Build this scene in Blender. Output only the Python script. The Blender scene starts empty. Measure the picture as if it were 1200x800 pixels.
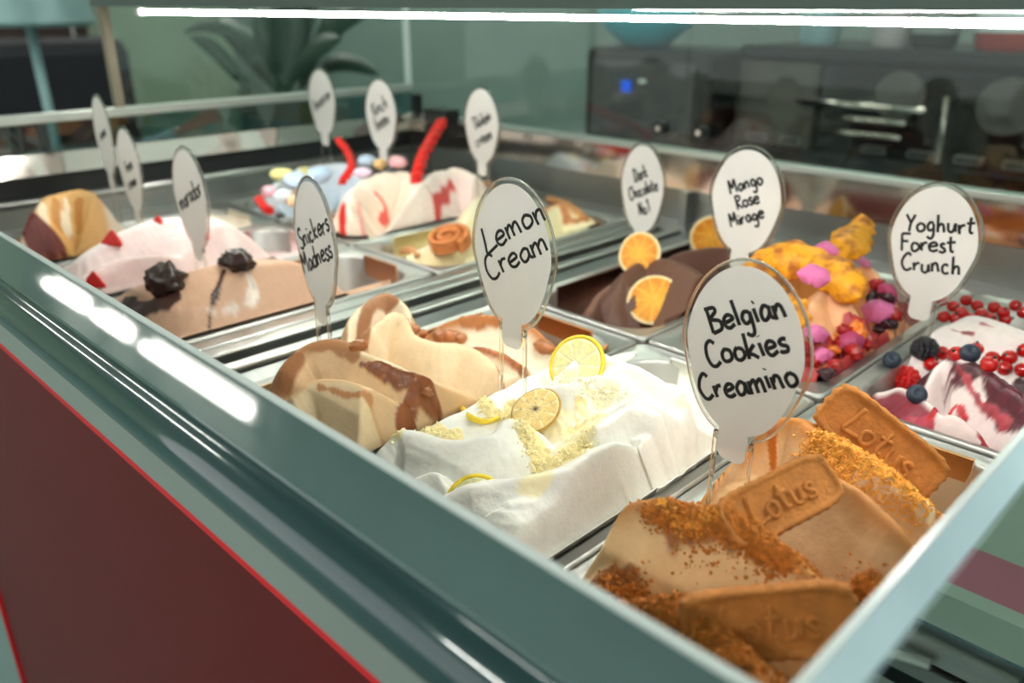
import bpy, bmesh, math, random
import numpy as np
from mathutils import Vector, Matrix

# ------------------------------------------------------------------ camera, light, exposure
scene = bpy.context.scene
COL = scene.collection
HC = 0.283                 # camera height above the pan rims
Z0 = 0.95                  # pan rims above the floor
FPX = 967.0                # focal length in pixels of a 1200 px wide frame
PITCH = math.radians(22.2)

cam_data = bpy.data.cameras.new('camera')
cam = bpy.data.objects.new('camera', cam_data)
COL.objects.link(cam)
scene.camera = cam
cam.location = (0, 0, Z0 + HC)
cam.rotation_euler = (math.pi / 2 - PITCH, 0, math.radians(45))
cam_data.sensor_width = 36.0
cam_data.lens = 36.0 * FPX / 1200.0
cam_data.clip_start = 0.01
cam_data.dof.use_dof = True
cam_data.dof.focus_distance = 0.52
cam_data.dof.aperture_fstop = 5.2

world = bpy.data.worlds.new('world')
scene.world = world
world.use_nodes = True
bg = world.node_tree.nodes['Background']
bg.inputs[0].default_value = (0.69, 0.72, 0.69, 1)
bg.inputs[1].default_value = 1.2

TUBE_STRENGTH = 98.0       # the strip light in the canopy
ADDED_CEIL_STRENGTH = 40.0       # the ceiling tubes added out of view

scene.view_settings.view_transform = 'Standard'
scene.view_settings.look = 'None'
scene.view_settings.gamma = 1.0
scene.view_settings.exposure = 0.46
scene.view_settings.use_curve_mapping = False
scene.cycles.max_bounces = 14
scene.cycles.transparent_max_bounces = 16
scene.cycles.transmission_bounces = 10
scene.cycles.use_denoising = True
scene.cycles.sample_clamp_indirect = 6.0

rng = np.random.default_rng(7)
random.seed(7)

# ------------------------------------------------------------------ helpers
_fw = np.array([-math.cos(PITCH) / 2 ** .5, math.cos(PITCH) / 2 ** .5, -math.sin(PITCH)])
_rt = np.array([1, 1, 0]) / 2 ** .5
_up = np.cross(_rt, _fw)
CAMP = np.array([0, 0, HC])


def ray(x, y):
    return _fw * FPX + _rt * (x - 600) + _up * (400 - y)


def PZ(x, y, z):
    """point at height z above the rims on the line of sight of a pixel of the survey photograph"""
    d = ray(x, y)
    return CAMP + d * ((z - HC) / d[2])


def PYY(x, y, Y):
    d = ray(x, y)
    return CAMP + d * (Y / d[1])


def PXX(x, y, X):
    d = ray(x, y)
    return CAMP + d * (X / d[0])


def hexc(h):
    h = h.lstrip('#')
    c = [int(h[i:i + 2], 16) / 255 for i in (0, 2, 4)]
    return tuple(v / 12.92 if v <= .04045 else ((v + .055) / 1.055) ** 2.4 for v in c)


def mat(name, color, rough=.5, metal=0., var=.08, vscale=40., bump=0., bscale=200., spec=.5, sss=0., sssr=(1, .6, .4),
        trans=0., emit=None, estr=0., attr=False, coat=0., ior=1.45, stretch=None, alpha=1.):
    m = bpy.data.materials.new(name)
    m.use_nodes = True
    nt = m.node_tree
    b = nt.nodes['Principled BSDF']
    c = hexc(color) if isinstance(color, str) else color
    tc = nt.nodes.new('ShaderNodeTexCoord')
    src = tc.outputs['Object']
    if stretch:
        mp = nt.nodes.new('ShaderNodeMapping')
        mp.inputs['Scale'].default_value = stretch
        nt.links.new(src, mp.inputs[0])
        src = mp.outputs[0]
    nz = nt.nodes.new('ShaderNodeTexNoise')
    nz.inputs['Scale'].default_value = vscale
    nz.inputs['Detail'].default_value = 4
    nt.links.new(src, nz.inputs['Vector'])
    mr = nt.nodes.new('ShaderNodeMapRange')
    mr.inputs['From Min'].default_value = .25
    mr.inputs['From Max'].default_value = .75
    mr.inputs['To Min'].default_value = 1 - var
    mr.inputs['To Max'].default_value = 1 + var
    nt.links.new(nz.outputs['Fac'], mr.inputs['Value'])
    mul = nt.nodes.new('ShaderNodeVectorMath')
    mul.operation = 'SCALE'
    if attr:
        at = nt.nodes.new('ShaderNodeAttribute')
        at.attribute_name = 'Col'
        nt.links.new(at.outputs['Color'], mul.inputs[0])
        at2 = nt.nodes.new('ShaderNodeAttribute')
        at2.attribute_name = 'Gls'
        mg = nt.nodes.new('ShaderNodeMapRange')
        mg.inputs['To Min'].default_value = rough
        mg.inputs['To Max'].default_value = .22
        nt.links.new(at2.outputs['Fac'], mg.inputs['Value'])
        nt.links.new(mg.outputs[0], b.inputs['Roughness'])
    else:
        mul.inputs[0].default_value = c
    nt.links.new(mr.outputs[0], mul.inputs['Scale'])
    nt.links.new(mul.outputs[0], b.inputs['Base Color'])
    if not attr:
        b.inputs['Roughness'].default_value = rough
    b.inputs['Metallic'].default_value = metal
    b.inputs['Specular IOR Level'].default_value = spec
    b.inputs['IOR'].default_value = ior
    b.inputs['Transmission Weight'].default_value = trans
    b.inputs['Coat Weight'].default_value = coat
    b.inputs['Alpha'].default_value = alpha
    if sss:
        b.inputs['Subsurface Weight'].default_value = sss
        b.inputs['Subsurface Radius'].default_value = sssr
        b.inputs['Subsurface Scale'].default_value = .006
    if emit is not None:
        b.inputs['Emission Color'].default_value = (*(hexc(emit) if isinstance(emit, str) else emit), 1)
        b.inputs['Emission Strength'].default_value = estr
    if bump:
        n2 = nt.nodes.new('ShaderNodeTexNoise')
        n2.inputs['Scale'].default_value = bscale
        n2.inputs['Detail'].default_value = 5
        nt.links.new(src, n2.inputs['Vector'])
        bp = nt.nodes.new('ShaderNodeBump')
        bp.inputs['Strength'].default_value = bump
        bp.inputs['Distance'].default_value = .002
        nt.links.new(n2.outputs['Fac'], bp.inputs['Height'])
        nt.links.new(bp.outputs[0], b.inputs['Normal'])
    return m


def glass_mat(name, tint, refl=1.0, rough=.01):
    """thin pane: tinted see-through plus Fresnel mirror"""
    m = bpy.data.materials.new(name)
    m.use_nodes = True
    nt = m.node_tree
    nt.nodes.remove(nt.nodes['Principled BSDF'])
    out = nt.nodes['Material Output']
    tr = nt.nodes.new('ShaderNodeBsdfTransparent')
    gl = nt.nodes.new('ShaderNodeBsdfGlossy')
    gl.inputs['Roughness'].default_value = rough
    lw = nt.nodes.new('ShaderNodeLayerWeight')
    lw.inputs['Blend'].default_value = .5
    pw = nt.nodes.new('ShaderNodeMath')
    pw.operation = 'POWER'
    pw.inputs[1].default_value = 4.0
    nt.links.new(lw.outputs['Facing'], pw.inputs[0])
    fr = nt.nodes.new('ShaderNodeMath')
    fr.operation = 'ADD'
    fr.inputs[1].default_value = .045
    nt.links.new(pw.outputs[0], fr.inputs[0])
    ml = nt.nodes.new('ShaderNodeMath')
    ml.operation = 'MULTIPLY'
    ml.use_clamp = True
    ml.inputs[1].default_value = refl
    tc = nt.nodes.new('ShaderNodeTexCoord')
    nz = nt.nodes.new('ShaderNodeTexNoise')
    nz.inputs['Scale'].default_value = 6
    nt.links.new(tc.outputs['Object'], nz.inputs['Vector'])
    mix = nt.nodes.new('ShaderNodeMix')
    mix.data_type = 'RGBA'
    mix.inputs['A'].default_value = (*tint, 1)
    mix.inputs['B'].default_value = (*[t * .96 for t in tint], 1)
    nt.links.new(nz.outputs['Fac'], mix.inputs['Factor'])
    nt.links.new(mix.outputs['Result'], tr.inputs[0])
    ms = nt.nodes.new('ShaderNodeMixShader')
    nt.links.new(fr.outputs[0], ml.inputs[0])
    nt.links.new(ml.outputs[0], ms.inputs[0])
    nt.links.new(tr.outputs[0], ms.inputs[1])
    nt.links.new(gl.outputs[0], ms.inputs[2])
    nt.links.new(ms.outputs[0], out.inputs[0])
    return m


class MB:
    """collects verts/faces, builds one mesh"""
    def __init__(s):
        s.v = []
        s.f = []

    def add(s, v, f):
        o = len(s.v)
        s.v += [tuple(map(float, p)) for p in v]
        s.f += [tuple(i + o for i in q) for q in f]
        return s

    def box(s, x0, x1, y0, y1, z0, z1):
        v = [(x, y, z) for z in (z0, z1) for y in (y0, y1) for x in (x0, x1)]
        return s.add(v, [(0, 2, 3, 1), (4, 5, 7, 6), (0, 1, 5, 4), (2, 6, 7, 3), (0, 4, 6, 2), (1, 3, 7, 5)])

    def prism(s, poly, axis, a, b):
        """closed polygon (two coords) pushed along axis from a to b"""
        n = len(poly)

        def pt(p, t):
            return {'x': (t, p[0], p[1]), 'y': (p[0], t, p[1]), 'z': (p[0], p[1], t)}[axis]
        v = [pt(p, a) for p in poly] + [pt(p, b) for p in poly]
        f = [tuple(range(n)), tuple(range(2 * n - 1, n - 1, -1))]
        f += [(i, n + i, n + (i + 1) % n, (i + 1) % n) for i in range(n)]
        return s.add(v, f)

    def tube(s, pts, r, n=8, flat=None, cap=True):
        """round tube along points; r number or list; flat = (axis vector, factor) squashes it"""
        P = [np.array(p, float) for p in pts]
        m = len(P)
        R = [r] * m if np.isscalar(r) else list(r)
        rings = []
        up0 = np.array([0.123, .2, .97])
        for i in range(m):
            t = P[min(i + 1, m - 1)] - P[max(i - 1, 0)]
            t = t / (np.linalg.norm(t) + 1e-9)
            if flat is not None:
                nrm = np.array(flat[0], float)
                a = np.cross(t, nrm)
                a /= (np.linalg.norm(a) + 1e-9)
                b = nrm * flat[1]
            else:
                a = np.cross(t, up0)
                if np.linalg.norm(a) < .05:
                    a = np.cross(t, (1, 0, 0))
                a /= np.linalg.norm(a)
                b = np.cross(a, t)
            rings.append([P[i] + R[i] * (math.cos(q) * a + math.sin(q) * b) for q in np.linspace(0, 2 * math.pi, n, endpoint=False)])
        v = [p for rg in rings for p in rg]
        f = [(i * n + j, i * n + (j + 1) % n, (i + 1) * n + (j + 1) % n, (i + 1) * n + j) for i in range(m - 1) for j in range(n)]
        if cap:
            f += [tuple(range(n - 1, -1, -1)), tuple((m - 1) * n + j for j in range(n))]
        return s.add(v, f)

    def lathe(s, prof, c=(0, 0, 0), n=24):
        v = []
        f = []
        for (r, z) in prof:
            v += [(c[0] + r * math.cos(a), c[1] + r * math.sin(a), c[2] + z) for a in np.linspace(0, 2 * math.pi, n, endpoint=False)]
        m = len(prof)
        f = [(i * n + j, i * n + (j + 1) % n, (i + 1) * n + (j + 1) % n, (i + 1) * n + j) for i in range(m - 1) for j in range(n)]
        f += [tuple(range(n - 1, -1, -1)), tuple((m - 1) * n + j for j in range(n))]
        return s.add(v, f)

    def mesh(s, name, smooth=False, angle=None):
        me = bpy.data.meshes.new(name)
        me.from_pydata(s.v, [], s.f)
        bm = bmesh.new()
        bm.from_mesh(me)
        bmesh.ops.recalc_face_normals(bm, faces=bm.faces)
        bm.to_mesh(me)
        bm.free()
        if smooth or angle:
            me.shade_smooth()
            if angle:
                me.set_sharp_from_angle(angle=math.radians(angle))
        return me

    def build(s, name, m, parent=None, smooth=False, angle=None, loc=None, bevel=0):
        o = bpy.data.objects.new(name, s.mesh(name, smooth, angle))
        o.data.materials.append(m)
        COL.objects.link(o)
        if parent:
            o.parent = parent
        if loc is not None:
            o.location = loc
        if bevel:
            md = o.modifiers.new('bevel', 'BEVEL')
            md.width = bevel
            md.segments = 2
            md.limit_method = 'ANGLE'
        return o


def empty(name, loc=(0, 0, 0), rot=None):
    o = bpy.data.objects.new(name, None)
    COL.objects.link(o)
    o.location = loc
    o.empty_display_size = .02
    if rot is not None:
        o.rotation_euler = rot
    return o


def tag(o, label=None, cat=None, group=None, kind=None):
    if label:
        o['label'] = label
    if cat:
        o['category'] = cat
    if group:
        o['group'] = group
    if kind:
        o['kind'] = kind
    return o


def mesh_obj(name, me, m=None, parent=None, loc=None, rotm=None, scale=None):
    o = bpy.data.objects.new(name, me)
    if m is not None and not me.materials:
        me.materials.append(m)
    COL.objects.link(o)
    if parent:
        o.parent = parent
    M = Matrix.Identity(4)
    if rotm is not None:
        M = rotm.to_4x4()
    if scale is not None:
        M = M @ Matrix.Diagonal((*((scale,) * 3 if np.isscalar(scale) else scale), 1))
    if loc is not None:
        M = Matrix.Translation(Vector([float(q) for q in loc])) @ M
    if not parent:
        o.matrix_world = M
    elif (loc is not None or rotm is not None or scale is not None):
        o.matrix_local = M
    return o


def basis(xdir, ndir):
    """rotation with local x along xdir and local z near ndir"""
    x = Vector([float(q) for q in xdir]).normalized()
    n = Vector([float(q) for q in ndir])
    y = n.cross(x).normalized()
    z = x.cross(y)
    return Matrix((x, y, z)).transposed()


def cr(pts, n=8, closed=False):
    """Catmull-Rom resample"""
    P = [np.array(p, float) for p in pts]
    if len(P) < 3:
        return [P[0] + (P[-1] - P[0]) * t for t in np.linspace(0, 1, n)]
    if closed:
        Q = [P[-1]] + P + P[:2]
    else:
        Q = [2 * P[0] - P[1]] + P + [2 * P[-1] - P[-2]]
    out = []
    for i in range(1, len(Q) - 2):
        a, b, c, d = Q[i - 1:i + 3]
        for t in np.linspace(0, 1, n, endpoint=False):
            out.append(.5 * ((2 * b) + (c - a) * t + (2 * a - 5 * b + 4 * c - d) * t * t + (3 * b - a - 3 * c + d) * t ** 3))
    if not closed:
        out.append(Q[-2])
    return out


def vnoise(x, y, f, seed=0):
    r = np.random.default_rng(seed + 101)
    T = r.random((64, 64))
    X = x * f + 500.3
    Y = y * f + 500.7
    xi = np.floor(X).astype(int)
    yi = np.floor(Y).astype(int)
    u = X - xi
    v = Y - yi
    u = u * u * (3 - 2 * u)
    v = v * v * (3 - 2 * v)
    a = T[xi % 64, yi % 64]
    b = T[(xi + 1) % 64, yi % 64]
    c = T[xi % 64, (yi + 1) % 64]
    d = T[(xi + 1) % 64, (yi + 1) % 64]
    return (a * (1 - u) + b * u) * (1 - v) + (c * (1 - u) + d * u) * v - .5


def fbm(x, y, f, seed=0, o=4):
    s = 0
    a = 1.
    for k in range(o):
        s = s + a * vnoise(x, y, f * 2 ** k, seed + k * 13)
        a *= .5
    return s


# ------------------------------------------------------------------ materials
M = {}
M['steel'] = mat('brushed_steel', '#babbb7', .33, 1., .07, 30, .04, 400, stretch=(1, 14, 14))
M['pan'] = mat('pan_steel', '#b3b2ad', .40, .92, .06, 40, .02, 300)
M['mirror'] = mat('polished_steel', '#cfc6bd', .09, 1., .04, 20, .02, 60)
M['satin'] = mat('satin_steel', '#979996', .38, 1., .06, 30, .05, 300, stretch=(1, 10, 10))
M['dark_metal'] = mat('dark_metal', '#2a2f30', .35, .7, .1, 40)
M['slot'] = mat('dark_slot', '#15191a', .6, 0, .1, 40)
M['red'] = mat('red_panel', '#570a0b', .5, 0, .05, 5, spec=.35)
M['red_edge'] = mat('red_edge', '#c8101c', .4, 0, .05, 20)
M['strip'] = mat('grey_aluminium', '#b3bbb4', .4, .75, .04, 10, .03, 300)
M['rail_glass'] = mat('front_glass_band', '#486360', .04, 0., .1, 12, spec=.8, coat=1.)  # grey-teal base colour stands in for the room mirrored in the band
M['teal_rail'] = mat('dark_teal_rail', '#0f3a3c', .08, .15, .1, 12, spec=.7, coat=1.)
M['edge'] = mat('glass_edge', '#dfeae6', .2, 0, .05, 30, spec=.8, trans=.3)
M['glass'] = glass_mat('pane_glass', (.88, .95, .92), .8)
M['side_mirror'] = mat('polished_side', '#c2cdc9', .035, 1., .03, 10)
M['side_sheen'] = mat('painted_glass_sheen', '#a9c1c8', .08, 0, .06, 20, spec=.8, coat=1.)  # pale blue painted in place of bright light mirrored by the side glass
M['glass_low'] = glass_mat('low_glass', (.45, .62, .62), 2.2)
M['tube'] = mat('strip_light', '#ffffff', .4, emit=(1.0, .97, .92), estr=TUBE_STRENGTH, var=.01)
M['added_tube'] = mat('added_ceiling_tube', '#ffffff', .4, emit=(1.0, .97, .90), estr=ADDED_CEIL_STRENGTH, var=.01)
M['front_tube'] = mat('front_ceiling_tube', '#ffffff', .4, emit=(1.0, .97, .90), estr=15., var=.01)
M['black'] = mat('black_plastic', '#101112', .35, 0, .2, 60)
M['white'] = mat('white_plastic', '#e9e9e6', .35, 0, .03, 60)
M['post'] = mat('bronze_post', '#8d8574', .35, .6, .1, 30)
# ------------------------------------------------------------------ the room
M['floor'] = mat('floor_tiles', '#6f8a86', .35, 0, .12, 3, .05, 30)
M['wall_sage'] = mat('sage_wall', '#9db09a', .8, 0, .08, 1.5, .1, 60)
M['wall_grey'] = mat('grey_green_wall', '#74857f', .75, 0, .08, 1.2, .1, 60)
M['ceiling'] = mat('ceiling_paint', '#c9cec9', .85, 0, .04, 2)

RX0, RX1, RY0, RY1, RZ = -6.0, 3.0, -3.4, 3.1, 2.75
tag(MB().box(RX0, RX1, RY0, RY1, -.1, 0).build('floor', M['floor']), kind='structure')
tag(MB().box(RX0, RX1, RY1, RY1 + .1, 0, RZ).build('wall_back', M['wall_grey']), kind='structure')
tag(MB().box(RX0 - .1, RX0, RY0, RY1 + .1, 0, RZ).build('wall_left', M['wall_sage']), kind='structure')
tag(MB().box(RX0 - .1, RX1, RY0, RY1 + .1, RZ, RZ + .1).build('ceiling', M['ceiling']), kind='structure')

# three tube lamps in a row above the customers' side
for i, (xa, xb, wh) in enumerate(((-5.30, -4.74, 'leftmost'), (-4.52, -4.14, 'middle'), (-3.90, -2.92, 'longest and nearest'))):
    t = empty('ceiling_lamp', ((xa + xb) / 2, -.72, RZ))
    h = (xb - xa) / 2
    MB().box(-h - .02, h + .02, -.06, .06, -.05, -.001).build('housing', M['white'], t)
    MB().tube([(-h, 0, -.085), (h, 0, -.085)], .03, 12).build('tube', M['front_tube'], t, smooth=True)
    tag(t, '%s of the three white tube lamps mirrored in the front rail' % wh, 'lamp', 'ceiling tube lamps')
# further ceiling lamps added out of view to light the room and back walls
for i, (x, y) in enumerate(((-1.5, -1.9), (.6, -1.9), (-.9, 1.9), (1.2, 1.9), (-3.2, 1.9), (-4.6, 1.6))):
    t = empty('ceiling_lamp', (x, y, RZ))
    MB().box(-.52, .52, -.06, .06, -.05, -.001).build('housing', M['white'], t)
    MB().tube([(-.5, 0, -.075), (.5, 0, -.075)], .035, 12).build('tube', M['added_tube'], t, smooth=True)
    tag(t, 'white tube lamp added on the ceiling ' + ('behind the photographer on the left', 'behind the photographer on the right', 'above the back counter', 'above the far right end of the counter', 'above the potted plant', 'above the dark cabinet')[i], 'lamp', 'added ceiling lamps out of view')

# ------------------------------------------------------------------ the display case
XL = -1.265                # left end
XS = -0.0657               # top edge of the right end glass
YG = 0.1655                # top edge of the front glass
ZG = 0.1132
YBK = 0.99                 # steel back wall
case = empty('display_case', (0, 0, Z0))
tag(case, 'long ice cream display case with red front panel, steel frame and glass', 'display case')

# front band, in section (y, z above rims), outward = -y
sl = math.radians(35)
gA = (YG, ZG)
gB = (YG - .026 * math.cos(sl), ZG - .026 * math.sin(sl))
XE = XS + .012
b = MB()
b.prism([gA, gB, (gB[0], gB[1] - .006), (gA[0] + .001, gA[1] - .006)], 'x', XL - .03, XE)
b.build('front_glass', M['rail_glass'], case)
MB().prism([(gA[0] - .0012, gA[1] + .0006), (gA[0] + .0018, gA[1] + .0012), (gA[0] + .0018, gA[1] - .03), (gA[0] - .0002, gA[1] - .03)], 'x', XL - .03, XE).build('front_glass_edge', M['edge'], case)
# rounded teal rail below it
pr = [(gB[0] + .012, gB[1] - .006), (gB[0] - .001, gB[1] - .0035)]
cx, cz, rr = gB[0] + .004, gB[1] - .021, .0175
for a in np.linspace(math.radians(108), math.radians(205), 14):
    pr.append((cx + rr * 1.05 * math.cos(a), cz + rr * math.sin(a)))
pr += [(gB[0] - .008, gB[1] - .034), (gB[0] + .012, gB[1] - .034)]
MB().prism(pr, 'x', XL - .03, XE + .01).build('front_rail', M['teal_rail'], case, angle=35)
ys = 0.139
zs = HC - 1.53 * ys
MB().tube([(XL - .03, ys - .0005, zs), (XE + .03, ys - .0005, zs)], .0022, 8).build('rail_beading', M['steel'], case, smooth=True)
MB().box(XL - .03, XE + .02, ys, ys + .012, HC - 1.76 * ys, zs).build('front_strip', M['strip'], case)
MB().box(XL, XE + .02, .168, .18, -.80, .05).build('front_panel', M['red'], case)
MB().box(XL, XE + .02, .164, .168, HC - 1.795 * .164 , HC - 1.76 * .164 + .02).build('panel_edge', M['red_edge'], case)
MB().box(XL - .006, XL, .163, .182, -.80, .05).build('panel_edge', M['red_edge'], case)
MB().box(XL, XE, .20, 1.0, -.95, -.80).build('plinth', M['dark_metal'], case)

# right end: the same sloping glass, then a plain grey-green side
sA = (XS, ZG)
sB = (XS + .009, ZG - .008)
MB().prism([sA, sB, (sB[0], sB[1] - .006), (sA[0] - .001, sA[1] - .006)], 'y', YG - .03, YBK).build('side_glass', M['side_sheen'], case)
MB().prism([(sA[0] + .001, sA[1] + .0008), (sA[0] - .0016, sA[1] + .0012), (sA[0] - .0016, sA[1] - .03), (sA[0] + .0004, sA[1] - .03)], 'y', YG - .004, YBK).build('side_glass_edge', M['edge'], case)
MB().box(XS + .001, XS + .008, YG, YBK, -.80, ZG - .012).build('side_panel', M['side_mirror'], case)

# deck under the pans, the middle rails and inner walls
X_R = (-.835 * HC, -1.43 * HC, -2.03 * HC)          # left edges of the right-hand columns
X_L = (-3.04 * HC, -3.64 * HC, -4.25 * HC)
PW = .594 * HC
PL = .358
YF0 = 2.015 * HC - PL
YB0 = 2.032 * HC
MB().box(XL, XS, .18, YBK, -.16, -.15).build('well_floor', M['satin'], case)
MB().box(XL, XS, .18, YF0 - .0015, -.15, -.004).build('deck_front', M['steel'], case)
MB().box(XL, X_L[2] - .001, YF0 - .0015, YBK, -.15, -.004).build('deck_left', M['steel'], case)
MB().box(X_L[2] - .001, XS, YB0 + PL + .0015, YBK, -.15, -.004).build('deck_back', M['steel'], case)
gx0, gx1 = X_L[0] + PW, X_R[2]
MB().box(gx0 + .0015, gx1 - .0015, YF0, YB0 + PL, -.15, -.02).build('middle_bridge', M['dark_metal'], case)
for (u0, u1, zt, mm) in ((.03, .20, .001, 'steel'), (.27, .42, .003, 'steel'), (.60, .72, .003, 'steel'), (.76, .985, -.001, 'satin')):
    o = MB().box(gx0 + u0 * (gx1 - gx0), gx0 + u1 * (gx1 - gx0), YF0, YB0 + PL, -.02, zt).build('middle_rail', M[mm], case, bevel=.0018)
for k in range(9):
    y = YF0 + .06 + k * .078
    MB().lathe([(.0035, 0), (.0035, .0015), (.002, .0025)], (gx0 + .5 * (gx1 - gx0), y, -.02), 10).build('screw', M['steel'], case)

# back wall, polished ledge, back glass
zb1, zb2 = HC - .243 * YBK, HC - .197 * YBK
MB().box(XL, .9, YBK, YBK + .012, -.16, zb1).build('back_panel', M['satin'], case)
MB().prism([(YBK - .004, zb1), (YBK + .0, zb2), (YBK + .016, zb2), (YBK + .016, zb1)], 'x', XL, .9).build('polished_ledge', M['mirror'], case)
MB().box(XL, .9, YBK - .002, YBK + .02, zb2, zb2 + .008).build('back_sill', M['strip'], case, bevel=.001)
seams = [XL + .004, -1.02, -.46, .12, .9]
seams = [XL + .004, PYY(806, 80, YBK + .008)[0], .12, .9]
for i in range(3):
    MB().box(seams[i] + .0012, seams[i + 1] - .0012, YBK + .006, YBK + .011, zb2 + .008, .295).build('back_pane', M['glass'], case)
for px, py in ((822, 155), (775, 150)):
    p = PYY(px, py, YBK - .004)
    MB().tube([(p[0], YBK - .012, p[2]), (p[0], YBK + .004, p[2])], .009, 14).build('glass_clamp', M['black'], case, angle=40)
    MB().tube([(p[0], YBK - .0135, p[2]), (p[0], YBK - .0121, p[2])], .0045, 12).build('clamp_screw', M['steel'], case, angle=40)
p = PYY(488, 118, YBK - .004)
MB().box(p[0] - .008, p[0] + .008, YBK - .01, YBK + .003, p[2] - .03, p[2] + .012).build('glass_clamp', M['black'], case)
p = PYY(515, 143, YBK - .02)
MB().box(p[0] - .03, p[0] + .03, YBK - .03, YBK, p[2] - .02, p[2] + .022).build('corner_bracket', M['black'], case)
# the mango sign hides a steel bracket on the back wall
p = PYY(800, 235, YBK - .02)
MB().box(p[0] - .006, p[0] + .006, YBK - .02, YBK, -.004, zb1).build('wall_bracket', M['satin'], case)

# left end: stepped steel wall, polished strips, low glass, cap and tall glass
zz = [HC - k * -XL for k in (.205, .172, .150, .118, .108)]
MB().box(XL - .02, XL, .18, YBK + .012, -.16, zz[0]).build('left_wall', M['satin'], case)
MB().box(XL - .02, XL - .006, .18, YBK + .012, zz[0], zz[1]).build('left_channel', M['slot'], case)
MB().tube([(XL - .004, .18, zz[0] + .004), (XL - .004, YBK, zz[0] + .004)], .005, 10).build('left_bar', M['steel'], case, smooth=True)
MB().tube([(XL - .002, .18, .030), (XL - .002, YBK, .030)], .006, 10).build('left_bar', M['steel'], case, smooth=True)
MB().prism([(XL - .02, zz[1]), (XL + .004, zz[1]), (XL - .002, zz[2]), (XL - .02, zz[2])], 'y', .18, YBK + .012).build('left_polished_strip', M['mirror'], case)
MB().box(XL - .008, XL - .003, .16, YBK + .012, zz[2], zz[3]).build('left_low_pane', M['glass_low'], case)
MB().box(XL - .014, XL + .002, .16, YBK + .014, zz[3], zz[4]).build('left_cap', M['strip'], case, bevel=.0015)
YLED = 1.68 * HC
MB().box(XL - .008, XL - .003, YLED, YBK + .011, zz[4], .295).build('left_pane', M['glass'], case)
MB().box(XL - .012, XL + .001, YLED - .012, YLED, zz[4], .31).build('corner_post', M['post'], case)
MB().box(XL - .01, XL + .0, YBK + .003, YBK + .012, zz[4], .295).build('corner_seam', M['edge'], case)

# canopy with the strip light
zl = HC - .018 * YLED
MB().prism([(YLED - .02, zl + .0062), (YLED + .03, zl + .0062), (YLED + .03, .318), (YLED - .02, .318)], 'x', XL - .012, .9).build('canopy_beam', mat('canopy_beam', '#4a5a55', .6, .2, .06, 12), case)
MB().box(XL - .012, .9, YLED + .03, YBK + .02, .300, .308).build('canopy_shelf', M['glass'], case)
x0t = PYY(167, 16, YLED)[0]
x1t = .25
tb = MB().tube([(x0t, YLED, zl), (x1t, YLED, zl)], .0021, 12).build('strip_light', M['tube'], case, smooth=True)
MB().tube([(x0t - .012, YLED, zl), (x0t, YLED, zl)], .005, 12).build('light_socket', M['white'], case, smooth=True)
MB().tube([(x1t, YLED, zl), (x1t + .012, YLED, zl)], .005, 12).build('light_socket', M['white'], case, smooth=True)
# ------------------------------------------------------------------ pans
def rrect(hx, hy, r, n=9):
    out = []
    for (sx, sy, a0) in ((1, 1, 0), (-1, 1, 90), (-1, -1, 180), (1, -1, 270)):
        for a in np.linspace(a0, a0 + 90, n):
            a = math.radians(a)
            out.append((sx * (hx - r) + r * math.cos(a), sy * (hy - r) + r * math.sin(a)))
    return out


HX, HY = PW / 2 - .0006, PL / 2 - .0006
RIM = .0125
prof = [(.0008, -.012, .006), (0, -.001, .006), (.0006, .0012, .007), (.0020, .0020, .008), (.0034, .0012, .010), (.0046, 0, .012),
        (RIM - .002, -.0002, .036), (RIM, -.0012, .039), (RIM + .0012, -.004, .040), (RIM + .0055, -.118, .040), (RIM + .012, -.125, .03)]
pan_mb = MB()
loops = [[(x, y, z) for (x, y) in rrect(HX - i, HY - i, r)] for (i, z, r) in prof]
nL = len(loops[0])
vv = [p for l in loops for p in l]
ff = [(i * nL + j, i * nL + (j + 1) % nL, (i + 1) * nL + (j + 1) % nL, (i + 1) * nL + j) for i in range(len(loops) - 1) for j in range(nL)]
ff.append(tuple((len(loops) - 1) * nL + j for j in range(nL)))
pan_me = MB().add(vv, ff).mesh('gelato_pan', angle=50)
pan_me.materials.append(M['pan'])
OX, OY = HX - RIM - .0012, HY - RIM - .0012          # half size of the opening

PANS = {}
for key, xl, row in (('belgian', X_R[0], 0), ('lemon', X_R[1], 0), ('snick', X_R[2], 0), ('brown', X_L[0], 0), ('straw', X_L[1], 0), ('caramel', X_L[2], 0),
                     ('yog', X_R[0], 1), ('mango', X_R[1], 1), ('choc', X_R[2], 1), ('white', X_L[0], 1), ('pink', X_L[1], 1), ('blue', X_L[2], 1)):
    PANS[key] = (xl + PW / 2, (YB0 if row else YF0) + PL / 2)
pan_words = {'belgian': 'steel pan of biscuit ice cream at the front right corner', 'lemon': 'steel pan holding the white lemon ice cream',
             'snick': 'steel pan of beige caramel ice cream beside the middle rail', 'brown': 'steel pan of smooth light brown ice cream with chocolate chunks',
             'straw': 'steel pan of pale pink ice cream with strawberry bits', 'caramel': 'steel pan at the far left front holding tall caramel ice cream',
             'yog': 'steel pan of berry ripple ice cream in the back row', 'mango': 'steel pan of orange mango ice cream with pink petals',
             'choc': 'steel pan of dark chocolate ice cream with orange slices', 'white': 'steel pan of pale ice cream with a caramel roll',
             'pink': 'steel pan of cream ice cream with a red candy stick', 'blue': 'steel pan of pale blue ice cream with marshmallows'}
for k, (cx_, cy_) in PANS.items():
    o = mesh_obj('gelato_pan', pan_me, loc=(cx_, cy_, Z0))
    tag(o, pan_words[k], 'pan', 'steel ice cream pans')

# ------------------------------------------------------------------ ice cream
M['gel'] = mat('ice_cream', '#ffffff', .5, 0, .05, 150, .16, 420, attr=True, sss=.15, sssr=(1, .75, .5))
GEL = {}


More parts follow.
